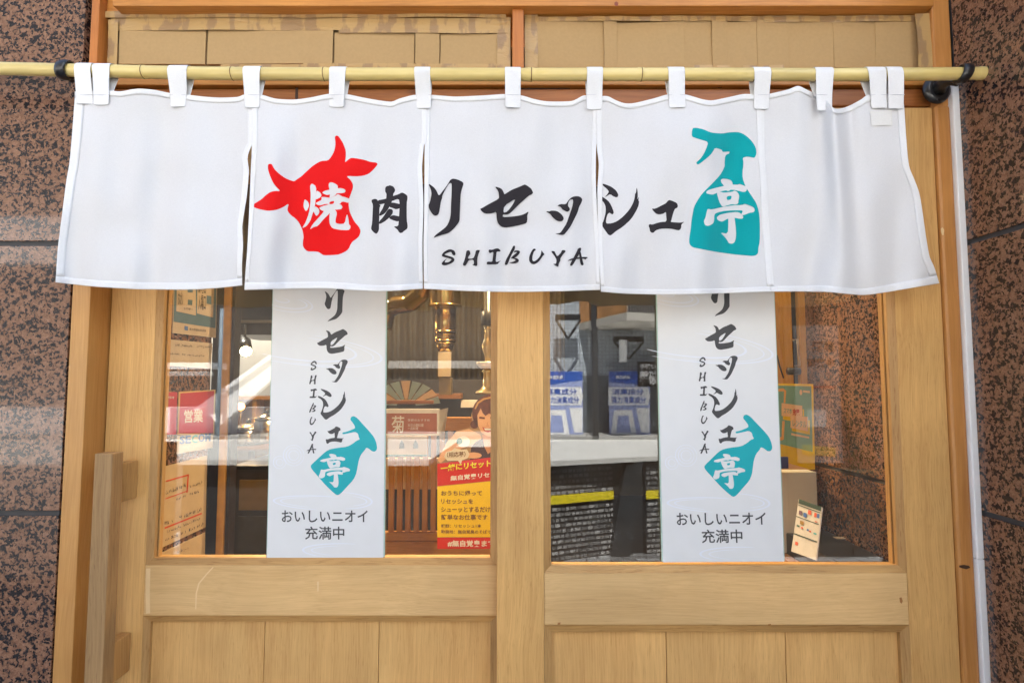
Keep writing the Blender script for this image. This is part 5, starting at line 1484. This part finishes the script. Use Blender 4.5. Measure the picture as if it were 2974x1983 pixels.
while px_s < 1500:
    x0_, x1_ = XX(px_s, 1450, YS), XX(px_s + 14.5, 1450, YS)
    box("slat", x0_, x1_, YS, YS + .022, z0_, z1_, SLW, sc_, .001)
    px_s += 24.5
lw_ = P(1110, 1420, 2.62); lw2 = P(1292, 1330, 2.62)
box("light_gap_panel", lw_.x, lw2.x, 2.62, 2.64, lw_.z, lw2.z, flat_mat("cream for light between slats", (0.85, 0.68, 0.42), .6), sc_, 0)  # pale panel added to imitate light showing between the slats
# corners of a lit wall behind the slats, not drawn
lw_ = P(1060, 1418, 3.0); lw2 = P(1270, 1330, 3.0)
# menu board standing at the left of the slats
mbx = empty("menu_board", P(1190, 1290, 2.2), "white framed menu board with brown field and a brush character", "menu board")
YM = 2.2
MM = lambda px, py, layer: P(px, py, YM - 0.0004 - 0.0005 * layer)
a, b = P(1100, 1265, YM), P(1276, 1187, YM)
box("board", a.x, b.x, YM, YM + .012, a.z, b.z, PWHT, mbx, .001)
polys("brown_field", [([(1100, 1200), (1269, 1200), (1269, 1259), (1100, 1259)], 0, 0)], MM, [flat_mat("menu terracotta", (0.40, 0.13, 0.08), 0.6)], mbx)
text_on("menu_lettering", [("菊", 1137, 1207, 1174, 1256, 0, 1, .01, 0), ("季節のおすすめ", 1184, 1216, 1248, 1223, 0, 1, 0, 0), ("本日の御料理\n一品料理", 1184, 1230, 1230, 1248, 0, 1, 0, 0)], MM, [PWHT], mbx)
a, b = P(1105, 1320, YM + .03), P(1240, 1266, YM + .03)
box("lower_card", a.x, b.x, YM + .03, YM + .036, a.z, b.z, PAPER, mbx, .001)
GRN = flat_mat("dark green edge", (0.02, 0.13, 0.09), 0.4)
box("green_foot", a.x, b.x, YM + .026, YM + .045, a.z - .006, a.z - .0005, GRN, mbx, .001)
for q_ in [([(1160, 1290), (1167, 1276), (1174, 1290), (1174, 1302), (1160, 1302)], 0, 0), ([(1200, 1290), (1207, 1276), (1214, 1290), (1214, 1302), (1200, 1302)], 0, 0)]: polys("pictogram", [q_], lambda px, py, l: P(px, py, YM + .0295), [STEEL], mbx)
a, b = P(1240, 1310, 2.3), P(1300, 1188, 2.3)
tag(mesh("leaning_sheet", [P(1276, 1190, 2.25), P(1302, 1184, 2.3), P(1287, 1282, 2.3), P(1276, 1270, 2.25), P(1276, 1190, 2.252), P(1302, 1184, 2.302), P(1287, 1282, 2.302), P(1276, 1270, 2.252)], [(0, 1, 2, 3), (7, 6, 5, 4), (0, 4, 5, 1), (1, 5, 6, 2), (2, 6, 7, 3), (3, 7, 4, 0)], PWHT), "slanting white sheet right of the brown menu board", "sheet")
# pale blue fan-like wheel decor above
fan = empty("paper_fan", P(1180, 1150, 2.6), "pale blue and cream paper fan standing above the menu board", "fan")
YQ = 2.6
FB = flat_mat("pale blue paper", (0.30, 0.45, 0.48), 0.6)
FC = flat_mat("cream paper", (0.70, 0.52, 0.30), 0.6)
for k in range(9):
    a0, a1 = math.radians(175 - k * 19), math.radians(175 - (k + 1) * 19 + 3)
    r0_, r1_ = 28, 100
    cx_, cy_ = 1180, 1180
    q = [(cx_ + r0_ * math.cos(a0), cy_ - r0_ * math.sin(a0) * .75), (cx_ + r1_ * math.cos(a0), cy_ - r1_ * math.sin(a0) * .75), (cx_ + r1_ * math.cos(a1), cy_ - r1_ * math.sin(a1) * .75), (cx_ + r0_ * math.cos(a1), cy_ - r0_ * math.sin(a1) * .75)]
    yo = .006 * (k % 2)
    V = [P(x, y, YQ + yo) for x, y in q] + [P(x, y, YQ + yo + .002) for x, y in q]
    mesh("fan_blade", V, [(0, 1, 2, 3), (7, 6, 5, 4), (0, 4, 5, 1), (1, 5, 6, 2), (2, 6, 7, 3), (3, 7, 4, 0)], FB if k % 3 != 1 else FC, fan)
box("base_bar", P(1110, 1172, YQ).x, P(1260, 1172, YQ).x, YQ - .02, YQ + .03, P(1180, 1172, YQ).z, P(1180, 1162, YQ).z, INWX, fan, .002)

# ---- the recruiting poster with a smiling woman
YPO = 1.75
po = empty("recruiting_poster", P(1350, 1585, YPO), "red and yellow poster with a smiling woman, behind the rear door's glass", "poster")
MP = lambda px, py, layer: P(px, py, YPO - 0.0004 - 0.0004 * layer)
PR = flat_mat("poster bright red", (0.68, 0.025, 0.012), 0.45, var=.02)
PY = flat_mat("poster yellow", (0.96, 0.66, 0.01), 0.45, var=.02)
PY2 = flat_mat("poster bright yellow text", (0.9, 0.85, 0.02), 0.45)
SK = flat_mat("printed skin", (0.80, 0.42, 0.20), 0.5, var=.04); SKD = flat_mat("printed skin shade tone", (0.62, 0.28, 0.12), 0.5)
HA = flat_mat("printed brown hair", (0.13, 0.032, 0.012), 0.5, var=.3, scale=80); HB = flat_mat("printed head band", (0.62, 0.30, 0.08), 0.5)
SHI = flat_mat("printed dark shirt", (0.07, 0.03, 0.03), 0.5); CRM = flat_mat("printed cream", (0.82, 0.70, 0.50), 0.5)
BRN = flat_mat("printed brown text", (0.22, 0.11, 0.03), 0.5); WH2 = flat_mat("printed white", (0.9, 0.86, 0.76), 0.5); MO = flat_mat("printed mouth", (0.55, 0.10, 0.06), 0.5)
# board outline: cut round the figure
outl = [(1270, 1593), (1270, 1336), (1282, 1310), (1300, 1280), (1325, 1252), (1362, 1243), (1372, 1232), (1368, 1205), (1380, 1170), (1405, 1150), (1440, 1142), (1480, 1150), (1510, 1175), (1520, 1230), (1540, 1290), (1560, 1320), (1560, 1593)]
prism("board", [(P(x, y, YPO).x, P(x, y, YPO).z) for x, y in outl], YPO, YPO + .004, flat_mat("poster tan ground", (0.42, 0.25, 0.11), .5), po)
def disc(cx_, cy_, rx_, ry_, n=26):
    return [(cx_ + rx_ * math.cos(2 * math.pi * i / n), cy_ + ry_ * math.sin(2 * math.pi * i / n)) for i in range(n)]
mats = [HA, SK, HB, SHI, PR, PY, CRM, SKD, MO, WH2, GRN, PY2]
L_ = []
L_.append((disc(1430, 1200, 59, 56), 0, 0)); L_.append((disc(1378, 1232, 12, 12), 0, 0))
L_.append(([(1271, 1336), (1283, 1312), (1300, 1282), (1326, 1253), (1362, 1245), (1395, 1262), (1400, 1285), (1370, 1290), (1345, 1300), (1310, 1318), (1280, 1345)], 1, 0))
L_.append(([(1365, 1335), (1368, 1300), (1382, 1282), (1402, 1272), (1420, 1282), (1450, 1300), (1470, 1290), (1500, 1280), (1530, 1310), (1530, 1350), (1365, 1350)], 3, 1))
L_.append(([(1400, 1262), (1460, 1262), (1455, 1290), (1417, 1318), (1408, 1300)], 7, 2))
L_.append(([(1386, 1200), (1388, 1236), (1398, 1256), (1415, 1266), (1440, 1268), (1462, 1258), (1474, 1232), (1478, 1195), (1465, 1168), (1430, 1160), (1398, 1172)], 1, 3))
L_.append(([(1386, 1206), (1388, 1178), (1408, 1160), (1440, 1156), (1470, 1168), (1480, 1200), (1468, 1204), (1452, 1200), (1448, 1206), (1438, 1200), (1432, 1206), (1420, 1200), (1410, 1207), (1402, 1199), (1396, 1185)], 0, 4))
L_.append(([(1378, 1186), (1386, 1168), (1404, 1156), (1432, 1150), (1462, 1156), (1462, 1161), (1432, 1155), (1406, 1161), (1390, 1172), (1382, 1188)], 2, 5))
for a_, b_, c_, d_ in ((1392, 1212, 1408, 1214), (1424, 1213, 1442, 1212)):
    L_.append((line((a_, b_), (c_, d_), 2.6), 0, 4))
L_.append(([(1400, 1239), (1415, 1243), (1437, 1240), (1431, 1251), (1417, 1256), (1406, 1251)], 8, 4)); L_.append(([(1405, 1243), (1433, 1244), (1428, 1249), (1409, 1249)], 9, 5))
L_.append((line((1415, 1225), (1416, 1234), 1.0), 7, 4)); L_.append((line((1412, 1236), (1421, 1236), 1.1), 7, 4))
L_.append((disc(1345, 1282, 20, 16), 6, 2)); L_.append((disc(1334, 1281, 9, 9), 10, 3)); L_.append((disc(1375, 1322, 24, 9), 1, 3))
L_.append(([(1290, 1326), (1296, 1312), (1312, 1308), (1320, 1300), (1340, 1306), (1356, 1304), (1364, 1318), (1358, 1330), (1342, 1336), (1338, 1348), (1330, 1337), (1300, 1338)], 6, 4))
L_.append(([(1270, 1346), (1440, 1326), (1560, 1312), (1560, 1388), (1440, 1394), (1270, 1411)], 4, 3))
L_.append(([(1270, 1412), (1440, 1395), (1560, 1389), (1560, 1559), (1270, 1559)], 5, 3))
L_.append(([(1270, 1560), (1560, 1560), (1560, 1593), (1270, 1593)], 4, 3))
polys("portrait_and_fields", L_, MP, mats, po)
tx = [("一緒にリセットしよう！", 1280, 1350, 1500, 1370, 0, 5, .03, -24), ("無自覚臭リセット募集", 1308, 1381, 1500, 1396, 1, 5, .03, -18),
      ("おうちに帰って", 1281, 1424, 1400, 1439, 2, 5, .025, 0), ("リセッシュを", 1281, 1448, 1374, 1463, 2, 5, .025, 0), ("シューッとするだけの", 1281, 1471, 1440, 1487, 2, 5, .025, 0), ("簡単なお仕事です", 1281, 1493, 1416, 1509, 2, 5, .025, 0),
      ("報酬：リセッシュ1本", 1281, 1521, 1398, 1532, 2, 5, .02, 0), ("勤務地：無自覚臭のそばで", 1281, 1538, 1426, 1549, 2, 5, .02, 0), ("#無自覚臭まで", 1300, 1568, 1436, 1587, 1, 5, .03, 0), ("（相応募）", 1298, 1312, 1352, 1328, 2, 6, .02, -2)]
text_on("poster_lettering", tx, MP, [PY2, WH2, BRN], po)

# ---- right: green and yellow poster, white stand, small sign
YG_ = 1.80
MG = lambda px, py, layer: P(px, py, YG_ - 0.0004 - 0.0004 * layer)
gp = empty("rental_poster", P(2300, 1365, YG_), "green poster with yellow border on a grey stand, behind the front door's glass", "poster")
GR_ = flat_mat("poster sea green", (0.19, 0.40, 0.31), 0.5, var=.02); YE_ = flat_mat("poster sun yellow", (0.85, 0.58, 0.01), 0.45, var=.02); PE_ = flat_mat("poster peach", (0.85, 0.55, 0.30), 0.5)
OR_ = flat_mat("poster orange line", (0.80, 0.42, 0.12), 0.5); RD_ = flat_mat("poster coral red", (0.62, 0.10, 0.05), 0.5)
prism("board", [(P(x, y, YG_).x, P(x, y, YG_).z) for x, y in [(2100, 1110), (2362, 1115), (2367, 1363), (2105, 1363)]], YG_, YG_ + .004, YE_, gp)
polys("fields", [([(2100, 1117), (2356, 1121), (2360, 1312), (2262, 1288), (2100, 1270)], 0, 0),
    ([(2256, 1130), (2274, 1127), (2283, 1134), (2281, 1170), (2276, 1170), (2277, 1136), (2256, 1137)], 2, 1), ([(2272, 1222), (2279, 1222), (2276, 1276), (2262, 1281), (2262, 1270), (2270, 1268)], 2, 1),
    ([(2274, 1206), (2298, 1210), (2298, 1222), (2274, 1218)], 3, 1), ([(2270, 1170), (2330, 1178), (2330, 1214), (2270, 1207)], 1, 2), ([(2300, 1242), (2352, 1252), (2352, 1262), (2300, 1251)], 3, 1), ([(2347, 1220), (2352, 1220), (2352, 1256), (2347, 1255)], 3, 1), ([(2331, 1188), (2335, 1188), (2335, 1208), (2331, 1208)], 3, 1),
    ([(2296, 1206), (2346, 1210), (2346, 1252), (2296, 1242)], 1, 3), (disc(2326, 1139, 4, 8), 1, 1), ([(2332, 1133), (2352, 1135), (2352, 1141), (2332, 1139)], 1, 1),
    ([(2262, 1288), (2360, 1312), (2361, 1313), (2262, 1292)], 3, 1), ([(2292, 1345), (2350, 1362), (2262, 1362), (2262, 1345)], 1, 1), ([(2298, 1257), (2350, 1268), (2350, 1273), (2298, 1263)], 1, 1)], MG, [GR_, PE_, OR_, YE_], gp)
text_on("poster_lettering", [("スマホ", 2276, 1184, 2300, 1200, 0, 4, .02, 2), ("充電", 2302, 1186, 2322, 1206, 1, 4, .04, 2), ("レンタル", 2302, 1218, 2342, 1238, 0, 4, .02, 4)], MG, [GR_, RD_], gp)
NV = flat_mat("navy blue card", (0.03, 0.05, 0.20), 0.4)
a, b = P(2240, 1361, 1.72), P(2292, 1327, 1.72)
box("navy_card", P(2235, 1361, 1.77).x, P(2293, 1361, 1.77).x, 1.775, 1.782, P(2270, 1361, 1.77).z, P(2270, 1327, 1.77).z, NV, gp, .001)
a, b = P(2215, 1600, 1.84), P(2357, 1366, 1.84)
stn = box("display_stand", a.x, b.x, 1.81, 1.90, P(2280, 1597, 1.84).z, b.z, flat_mat("pale grey stand", (0.66, 0.69, 0.68), 0.5, var=.03), None, .003)
tag(stn, "plain pale grey display box that carries the green poster", "stand")
tb = empty("side_table", P(2260, 1600, 1.8), "brown wooden table under the grey display box", "table")
box("table_top", XX(2100, 1600, 1.75), XX(2357, 1600, 1.84), 1.66, 1.92, P(2280, 1598, 1.84).z - .025, P(2280, 1598, 1.84).z - .0005, INWX, tb, .003)
for xx_ in (XX(2105, 1600, 1.75), XX(2330, 1600, 1.84)):
    for yy_ in (1.68, 1.88):
        box("table_leg", xx_, xx_ + .03, yy_, yy_ + .03, 0.012, P(2280, 1598, 1.84).z - .0255, INW, tb, .002)
# small leaning price card
pc = empty("price_card", P(2340, 1620, 1.45), "small leaning price card with coloured logos and ruled lines, by the glass corner", "card")
c00, c10, c11, c01 = P(2320, 1448, 1.56), P(2387, 1472, 1.44), P(2370, 1626, 1.40), P(2298, 1600, 1.50)
def MC(u, v, layer):
    a = c00.lerp(c10, u).lerp(c01.lerp(c11, u), v)
    nrm = (c10 - c00).cross(c01 - c00).normalized()
    if nrm.x > 0: nrm = -nrm
    return a + nrm * (0.0004 + .0003 * layer)
V = [MC(0, 0, -1), MC(1, 0, -1), MC(1, 1, -1), MC(0, 1, -1)]
nn = (c10 - c00).cross(c01 - c00).normalized(); nn = nn if nn.x > 0 else -nn
V += [v + nn * .003 for v in V]
mesh("card_board", V, [(0, 1, 2, 3), (7, 6, 5, 4), (0, 4, 5, 1), (1, 5, 6, 2), (2, 6, 7, 3), (3, 7, 4, 0)], [flat_mat("card cream", (0.56, 0.53, 0.50), 0.5)], pc)
R4 = lambda x0, y0, x1, y1: [(x0, y0), (x1, y0), (x1, y1), (x0, y1)]
lst = [(R4(.02, .0, .99, .085), 0, 1), (R4(.03, .11, .98, .125), 0, 1), (R4(.0, .335, .97, .35), 0, 1), (R4(0, .66, .97, .68), 0, 1),
       (R4(.48, .14, .62, .22), 1, 1), (R4(.74, .15, .84, .23), 1, 1), (R4(.86, .15, .95, .23), 2, 1), (R4(.30, .22, .44, .30), 2, 1), (R4(.1, .21, .24, .29), 3, 1), (R4(.2, .39, .36, .46), 4, 1),
       (R4(.08, .49, .2, .52), 5, 1), (R4(.27, .50, .36, .53), 1, 1), (R4(.52, .50, .6, .53), 2, 1), (R4(.62, .51, .7, .54), 1, 1), (R4(.8, .52, .92, .55), 6, 1), (R4(.12, .8, .24, .86), 1, 1), (R4(.8, .3, .9, .32), 1, 1)]
polys("logo_print", lst, MC, [flat_mat("card dark green", (.02, .05, .04)), RD_, PDB, flat_mat("plum ink", (.12, .07, .12)), flat_mat("ochre ink", (.3, .18, .04)), GRN, PTE], pc)
# dark low shelf beyond with a scrap of paper
dk = empty("shoe_cabinet", P(2450, 1640, 1.6), "low black cabinet with a scrap of paper on top, at the granite wall", "cabinet")
zc = P(2450, 1600, 1.62).z
box("cabinet_body", XX(2390, 1600, 1.6), XR - .004, 1.50, 1.90, .013, zc, STEEL, dk, .004)
sp_ = P(2440, 1568, 1.75)
tag(box("paper_scrap", sp_.x - .016, sp_.x + .016, 1.74, 1.76, zc + .0005, zc + .0025, PAPER, None, 0), "small scrap of cream paper on the low black cabinet", "paper")

# ---- ceiling lamps added out of view to light the room, notices and posters
def downlight(x, y, label, e=25, col=(1, .60, .28)):
    s = empty("added_ceiling_lamp", (x, y, 2.6), label, "ceiling lamp", "added ceiling lamps")
    tube("lamp_ring", [(x, y, 2.62), (x, y, 2.60), (x, y, 2.598)], [.05, .05, .04], STEEL, s, 20)
    tube("lens", [(x, y, 2.5975), (x, y, 2.595)], [.036, .034], flat_mat("lit warm lens", (1, .8, .5)), s, 16)
    l = bpy.data.lights.new("lamp_light", 'AREA'); l.shape = 'DISK'; l.size = .07; l.energy = e; l.color = col; l.spread = math.radians(75 if y < 2 else 180)
    lo = bpy.data.objects.new("lamp_light", l); COL.objects.link(lo); lo.location = (x, y, 2.59)
DL = [(-0.12, 1.46), (-0.62, 1.52), (-1.0, 2.9), (0.0, 2.7), (-2.25, 4.1), (0.72, 1.62)]
for i, (x, y) in enumerate(DL):
    downlight(x, y, ["added ceiling lamp that brightens the recruiting poster", "added ceiling lamp that brightens the notices on the left granite", "added warm ceiling lamp above the pots at left", "added warm ceiling lamp above the slatted screen", "added pale ceiling lamp that brightens the white kitchen wall", "added ceiling lamp that brightens the green poster"][i], e=[1.0, 0.10, 5, 8, 4.5, 0.2][i], col=(1, .93, .82) if i == 4 else ((1, .80, .56) if i in (0, 5) else (1, .66, .34)))

# ================================================================== ACROSS THE STREET (seen mirrored in the door glass)
YO = -12.6
TILE = None
def tile_mat():
    m, t, p = base("dark grey facade tile")
    N = t.nodes.new; L = t.links.new
    tc = N("ShaderNodeTexCoord")
    mp = N("ShaderNodeMapping"); mp.inputs["Rotation"].default_value = (math.pi / 2, 0, 0); L(tc.outputs["Object"], mp.inputs["Vector"])
    b = N("ShaderNodeTexBrick"); b.inputs["Scale"].default_value = 1; b.inputs["Brick Width"].default_value = .10; b.inputs["Row Height"].default_value = .10; b.offset = 0
    b.inputs["Mortar Size"].default_value = .008; b.inputs["Color1"].default_value = (.42, .47, .53, 1); b.inputs["Color2"].default_value = (.50, .55, .60, 1); b.inputs["Mortar"].default_value = (.2, .22, .25, 1)
    L(mp.outputs[0], b.inputs["Vector"]); L(b.outputs["Color"], p.inputs["Base Color"]); p.inputs["Roughness"].default_value = .4
    return m
TILE = tile_mat()
ob = empty("tiled_building", (3, YO, 0), "dark grey tiled building across the street with a slatted balcony", "building")
box("facade_wall", R(1560, 1000, YO).x, 16, YO - 6, YO, 0.06, 15, TILE, ob, 0)
# recess of the ground floor shop
box("shop_recess", R(1600, 1000, YO).x, R(1925, 1000, YO).x, YO + .002, YO + .02, 0.06, R(1700, 1090, YO).z, flat_mat("dark shop window", (0.14, 0.16, 0.18), .15), ob, 0)
SL = flat_mat("brown balcony slat", (0.42, 0.21, 0.08), .6, var=.3, scale=2)
SLG = flat_mat("grey balcony slat", (0.22, 0.20, 0.19), .6, var=.3, scale=2)
CON = flat_mat("pale concrete ledge", (0.50, 0.47, 0.42), .8)
A0, C0, B0 = Vector((1.79, -12.55, 0)), Vector((2.54, -9.98, 0)), Vector((4.6, -10.9, 0))
zb_ = 1.45 + 1.33
plan_prism("balcony_floor", [(A0.x, A0.y), (C0.x, C0.y), (B0.x, B0.y), (B0.x, -12.58)], zb_ - .02, zb_ + .16, CON, ob)
for (p_, q_, n_, m_) in ((A0, C0, 34, SL), (C0, B0, 30, SLG)):
    for i in range(n_):
        c_ = p_.lerp(q_, (i + .5) / n_)
        c_.y -= .05; c_.x += .02 if m_ is SL else 0
        box("balcony_slat", c_.x - .014, c_.x + .014, c_.y - .03, c_.y, zb_ + .161, zb_ + 1.6, m_, ob, 0)
plan_prism("balcony_core", [(A0.x + .12, A0.y + .02), (C0.x + .05, C0.y - .16), (B0.x - .1, B0.y - .12), (B0.x - .1, -12.5)], zb_ + .162, zb_ + 1.55, STEEL, ob)
# hanging triangle lamps, pole
def tri(px0, px1, pyt, pyb, label):
    e = empty("triangular_bracket", R((px0 + px1) / 2, pyt, YO + .6), label, "bracket")
    a_, b_, c_ = R(px0, pyt, YO + .6), R(px1, pyt, YO + .6), R((px0 + px1) / 2, pyb, YO + .6)
    box("top_block", a_.x, b_.x, YO + .35, YO + .6, a_.z, a_.z + .13, STEEL, e, 0)
    for q in (a_, b_):
        tube("side_bar", [q, c_], [.03, .03], STEEL, e, 8)
tri(1784, 1870, 992, 1042, "black triangular lamp bracket across the street under the balcony")
tri(1614, 1686, 928, 984, "black triangular lamp bracket near the corner across the street")
pp = empty("utility_pole", R(1728, 1270, YO + 1.0), "dark grey pole on the far pavement between the blue banners", "pole")
p0_, p1_ = R(1730, 1268, YO + 1.0), R(1728, 700, YO + 1.0)
tube("shaft", [Vector((p0_.x, p0_.y, .06)), Vector((p0_.x, p0_.y, 7.5))], [.08, .07], flat_mat("dark pole paint", (.05, .055, .065), .4), pp, 14)
box("street_box", p0_.x + .62, p0_.x + .80, YO + .9, YO + 1.0, R(1770, 1010, YO + 1).z - .35, R(1770, 1010, YO + 1).z + .2, WHITEP, pp, 0)
# banners
BLU = flat_mat("banner blue", (0.02, 0.09, 0.42), .5); BLP = flat_mat("banner lilac", (0.30, 0.36, 0.62), .5); BWH = flat_mat("banner white", (.8, .8, .8), .5)
YBN = YO + .5
def banner(px0, label, ko):
    e = empty("shop_banner", R(px0 + 40, 1240, YBN), label, "banner", "blue banners across the street")
    w_ = 116
    M = lambda px, py, l: R(px, py, YBN + .012 + .004 * l)
    a_, b_ = R(px0, 1264, YBN), R(px0 + w_, 1078, YBN)
    box("cloth", a_.x, b_.x, YBN - .01, YBN + .01, a_.z, b_.z, BLP, e, 0)
    x = px0
    lst = [([(x, 1079), (x + w_, 1079), (x + w_, 1118), (x, 1110) ] if ko else [(x, 1079), (x + w_, 1079), (x + w_, 1104), (x, 1120)], 0, 0),
           ([(x - 3, 1124), (x + w_ - 4, 1124), (x + w_ + 2, 1150), (x + w_ - 4, 1176), (x - 3, 1176)], 1, 1),
           ([(x + 14, 1190), (x + 66, 1190), (x + 78, 1262), (x + 4, 1262)], 1, 1), ([(x + 26, 1206), (x + 56, 1206), (x + 62, 1256), (x + 20, 1256)], 2, 2), ([(x + 78, 1184), (x + w_, 1184), (x + w_, 1256), (x + 92, 1256)], 1, 1)]
    polys("banner_print", lst, M, [BLU, BWH, BLP], e)
    text_on("banner_lettering", [("消臭成分", x + 8, 1128, x + 100, 1147, 0, 3, .02, 0), ("強力消臭成分", x + 6, 1151, x + 106, 1172, 0, 3, .02, 0), ("無自覚臭", x + 18, 1090, x + 60, 1100, 1, 3, .02, 0)], M, [BLU, BWH], e)
banner(1576, "blue and lilac banner on the far side of the street, nearer the middle post", 0)
banner(1770, "blue and lilac banner on the far side of the street, nearer the hanging sign", 1)
sb = empty("shop_sign", R(1885, 1080, YBN), "black shop sign with white characters across the street", "sign")
a_, b_ = R(1852, 1122, YBN), R(1990, 1050, YBN)
box("sign_board", a_.x, b_.x, YBN - .02, YBN + .02, a_.z, b_.z, flat_mat("sign black", (.02, .02, .022), .4), sb, 0)
text_on("sign_lettering", [("手強い", 1858, 1056, 1905, 1072, 0, 0, .03, 0), ("撃破", 1858, 1076, 1912, 1118, 0, 0, .03, 0)], lambda px, py, l: R(px, py, YBN + .026), [BWH], sb)
# dark wall added at the right to darken the glass reflection, with poster case
dw = empty("added_dark_wall", (3.3, -2.25, 0), "dark wall added to darken the glass reflection, beyond the printed display block", "wall")
x0_ = R(2012, 1200, -2.25).x
DKW = flat_mat("dark cladding", (0.022, 0.02, 0.018), .6)
for k in range(14):
    box("added_wall_board", x0_ + k * .26, x0_ + k * .26 + .252, -2.27, -2.25, 0, 3.0, DKW, dw, .002)
box("wall_core", x0_, x0_ + 3.7, -2.5, -2.271, 0, 3.0, DKW, dw, 0)
a_, b_ = R(2320, 1345, -2.2), R(2438, 945, -2.2)
pcs = empty("poster_case", ((a_.x + b_.x) / 2, -3.5, a_.z), "grey street poster board with dim print, on the added dark wall", "poster")
box("case_board", a_.x, b_.x, -2.248, -2.22, a_.z, b_.z, flat_mat("dim grey print", (.115, .11, .11), .5, var=.25, scale=5), pcs, 0)
text_on("case_lettering", [("酒場", 2360, 990, 2425, 1020, 0, 0, .03, 0), ("営業中", 2345, 1040, 2425, 1062, 0, 0, .03, 0)], lambda px, py, l: R(px, py, -2.215), [DKW], pcs)
polys("case_print", [([(2330, 1120), (2428, 1120), (2428, 1126), (2330, 1126)], 0, 0), ([(2345, 1190), (2400, 1190), (2400, 1240), (2345, 1240)], 1, 0), ([(2330, 1290), (2428, 1300), (2428, 1325), (2330, 1320)], 2, 0)], lambda px, py, l: R(px, py, -2.216), [flat_mat("dull red print", (.2, .04, .03)), flat_mat("pale print", (.3, .3, .3)), flat_mat("dull yellow print", (.25, .18, .04))], pcs)
# left part: pale building with a white sloping stair wall
lb = empty("pale_building", (-10, YO - 1, 0), "pale rendered building across the street with white bands added to reflect in the granite", "building")
PALE = flat_mat("pale warm render", (0.40, 0.38, 0.35), .8, scale=1)
box("facade_wall", -30, R(1555, 1000, YO).x, YO - 6, YO - .2, .06, 15, flat_mat("dim brown facade", (0.06, 0.05, 0.042), .6, scale=1), lb, 0)
box("white_band", -30, -6.5, YO - .19, YO + .3, 4.5, 5.75, BWH, lb, 0)  # white band added to put a bright reflection in the left granite
box("added_low_wall", -30, -6.5, YO - .19, YO + .25, .06, .72, BWH, lb, 0)  # low white wall added for a second bright reflection in the granite
box("white_band", -6.4, R(1555, 1000, YO).x, YO - .19, YO - .05, 1.75, 1.95, PALE, lb, 0)
sw_ = empty("stair_wall", (R(700, 1150, -10, YGL).x, -10.5, 0), "white sloping stair side wall in full sun across the street", "wall")
q = [R(590, 1180, -11.7, YGL), R(835, 1004, -11.7, YGL), R(835, 1062, -11.7, YGL), R(636, 1238, -11.7, YGL)]
prism("sloping_panel", [(v.x, v.z) for v in q], -11.9, -11.7, flat_mat("white wall paint", (.78, .78, .78), .7, var=.02), sw_)
q = [R(560, 1190, -11.6, YGL), R(835, 992, -11.6, YGL), R(835, 1006, -11.6, YGL), R(575, 1192, -11.6, YGL)]
prism("coping", [(v.x, v.z) for v in q], -11.95, -11.6, flat_mat("white wall paint", (.78, .78, .78)), sw_)
pw = R(638, 1100, -11.4, YGL)
tag(cyl("street_post", (pw.x, pw.y, .06), (pw.x, pw.y, 3.2), .05, flat_mat("post blue grey", (.25, .32, .38), .5)), "slim blue grey post in front of the white stair wall", "post")
# white box awning at far left
aw = empty("shop_awning", R(520, 1065, -11.5, YGL), "flat white awning over a doorway across the street", "awning")
a_, b_ = R(440, 1072, -11.5, YGL), R(640, 1054, -11.5, YGL)
box("awning_front", a_.x, b_.x, -11.8, -11.0, a_.z, b_.z, BWH, aw, 0)
box("awning_light", a_.x + .1, b_.x - .3, -11.75, -11.3, a_.z - .16, a_.z - .05, BWH, aw, 0)
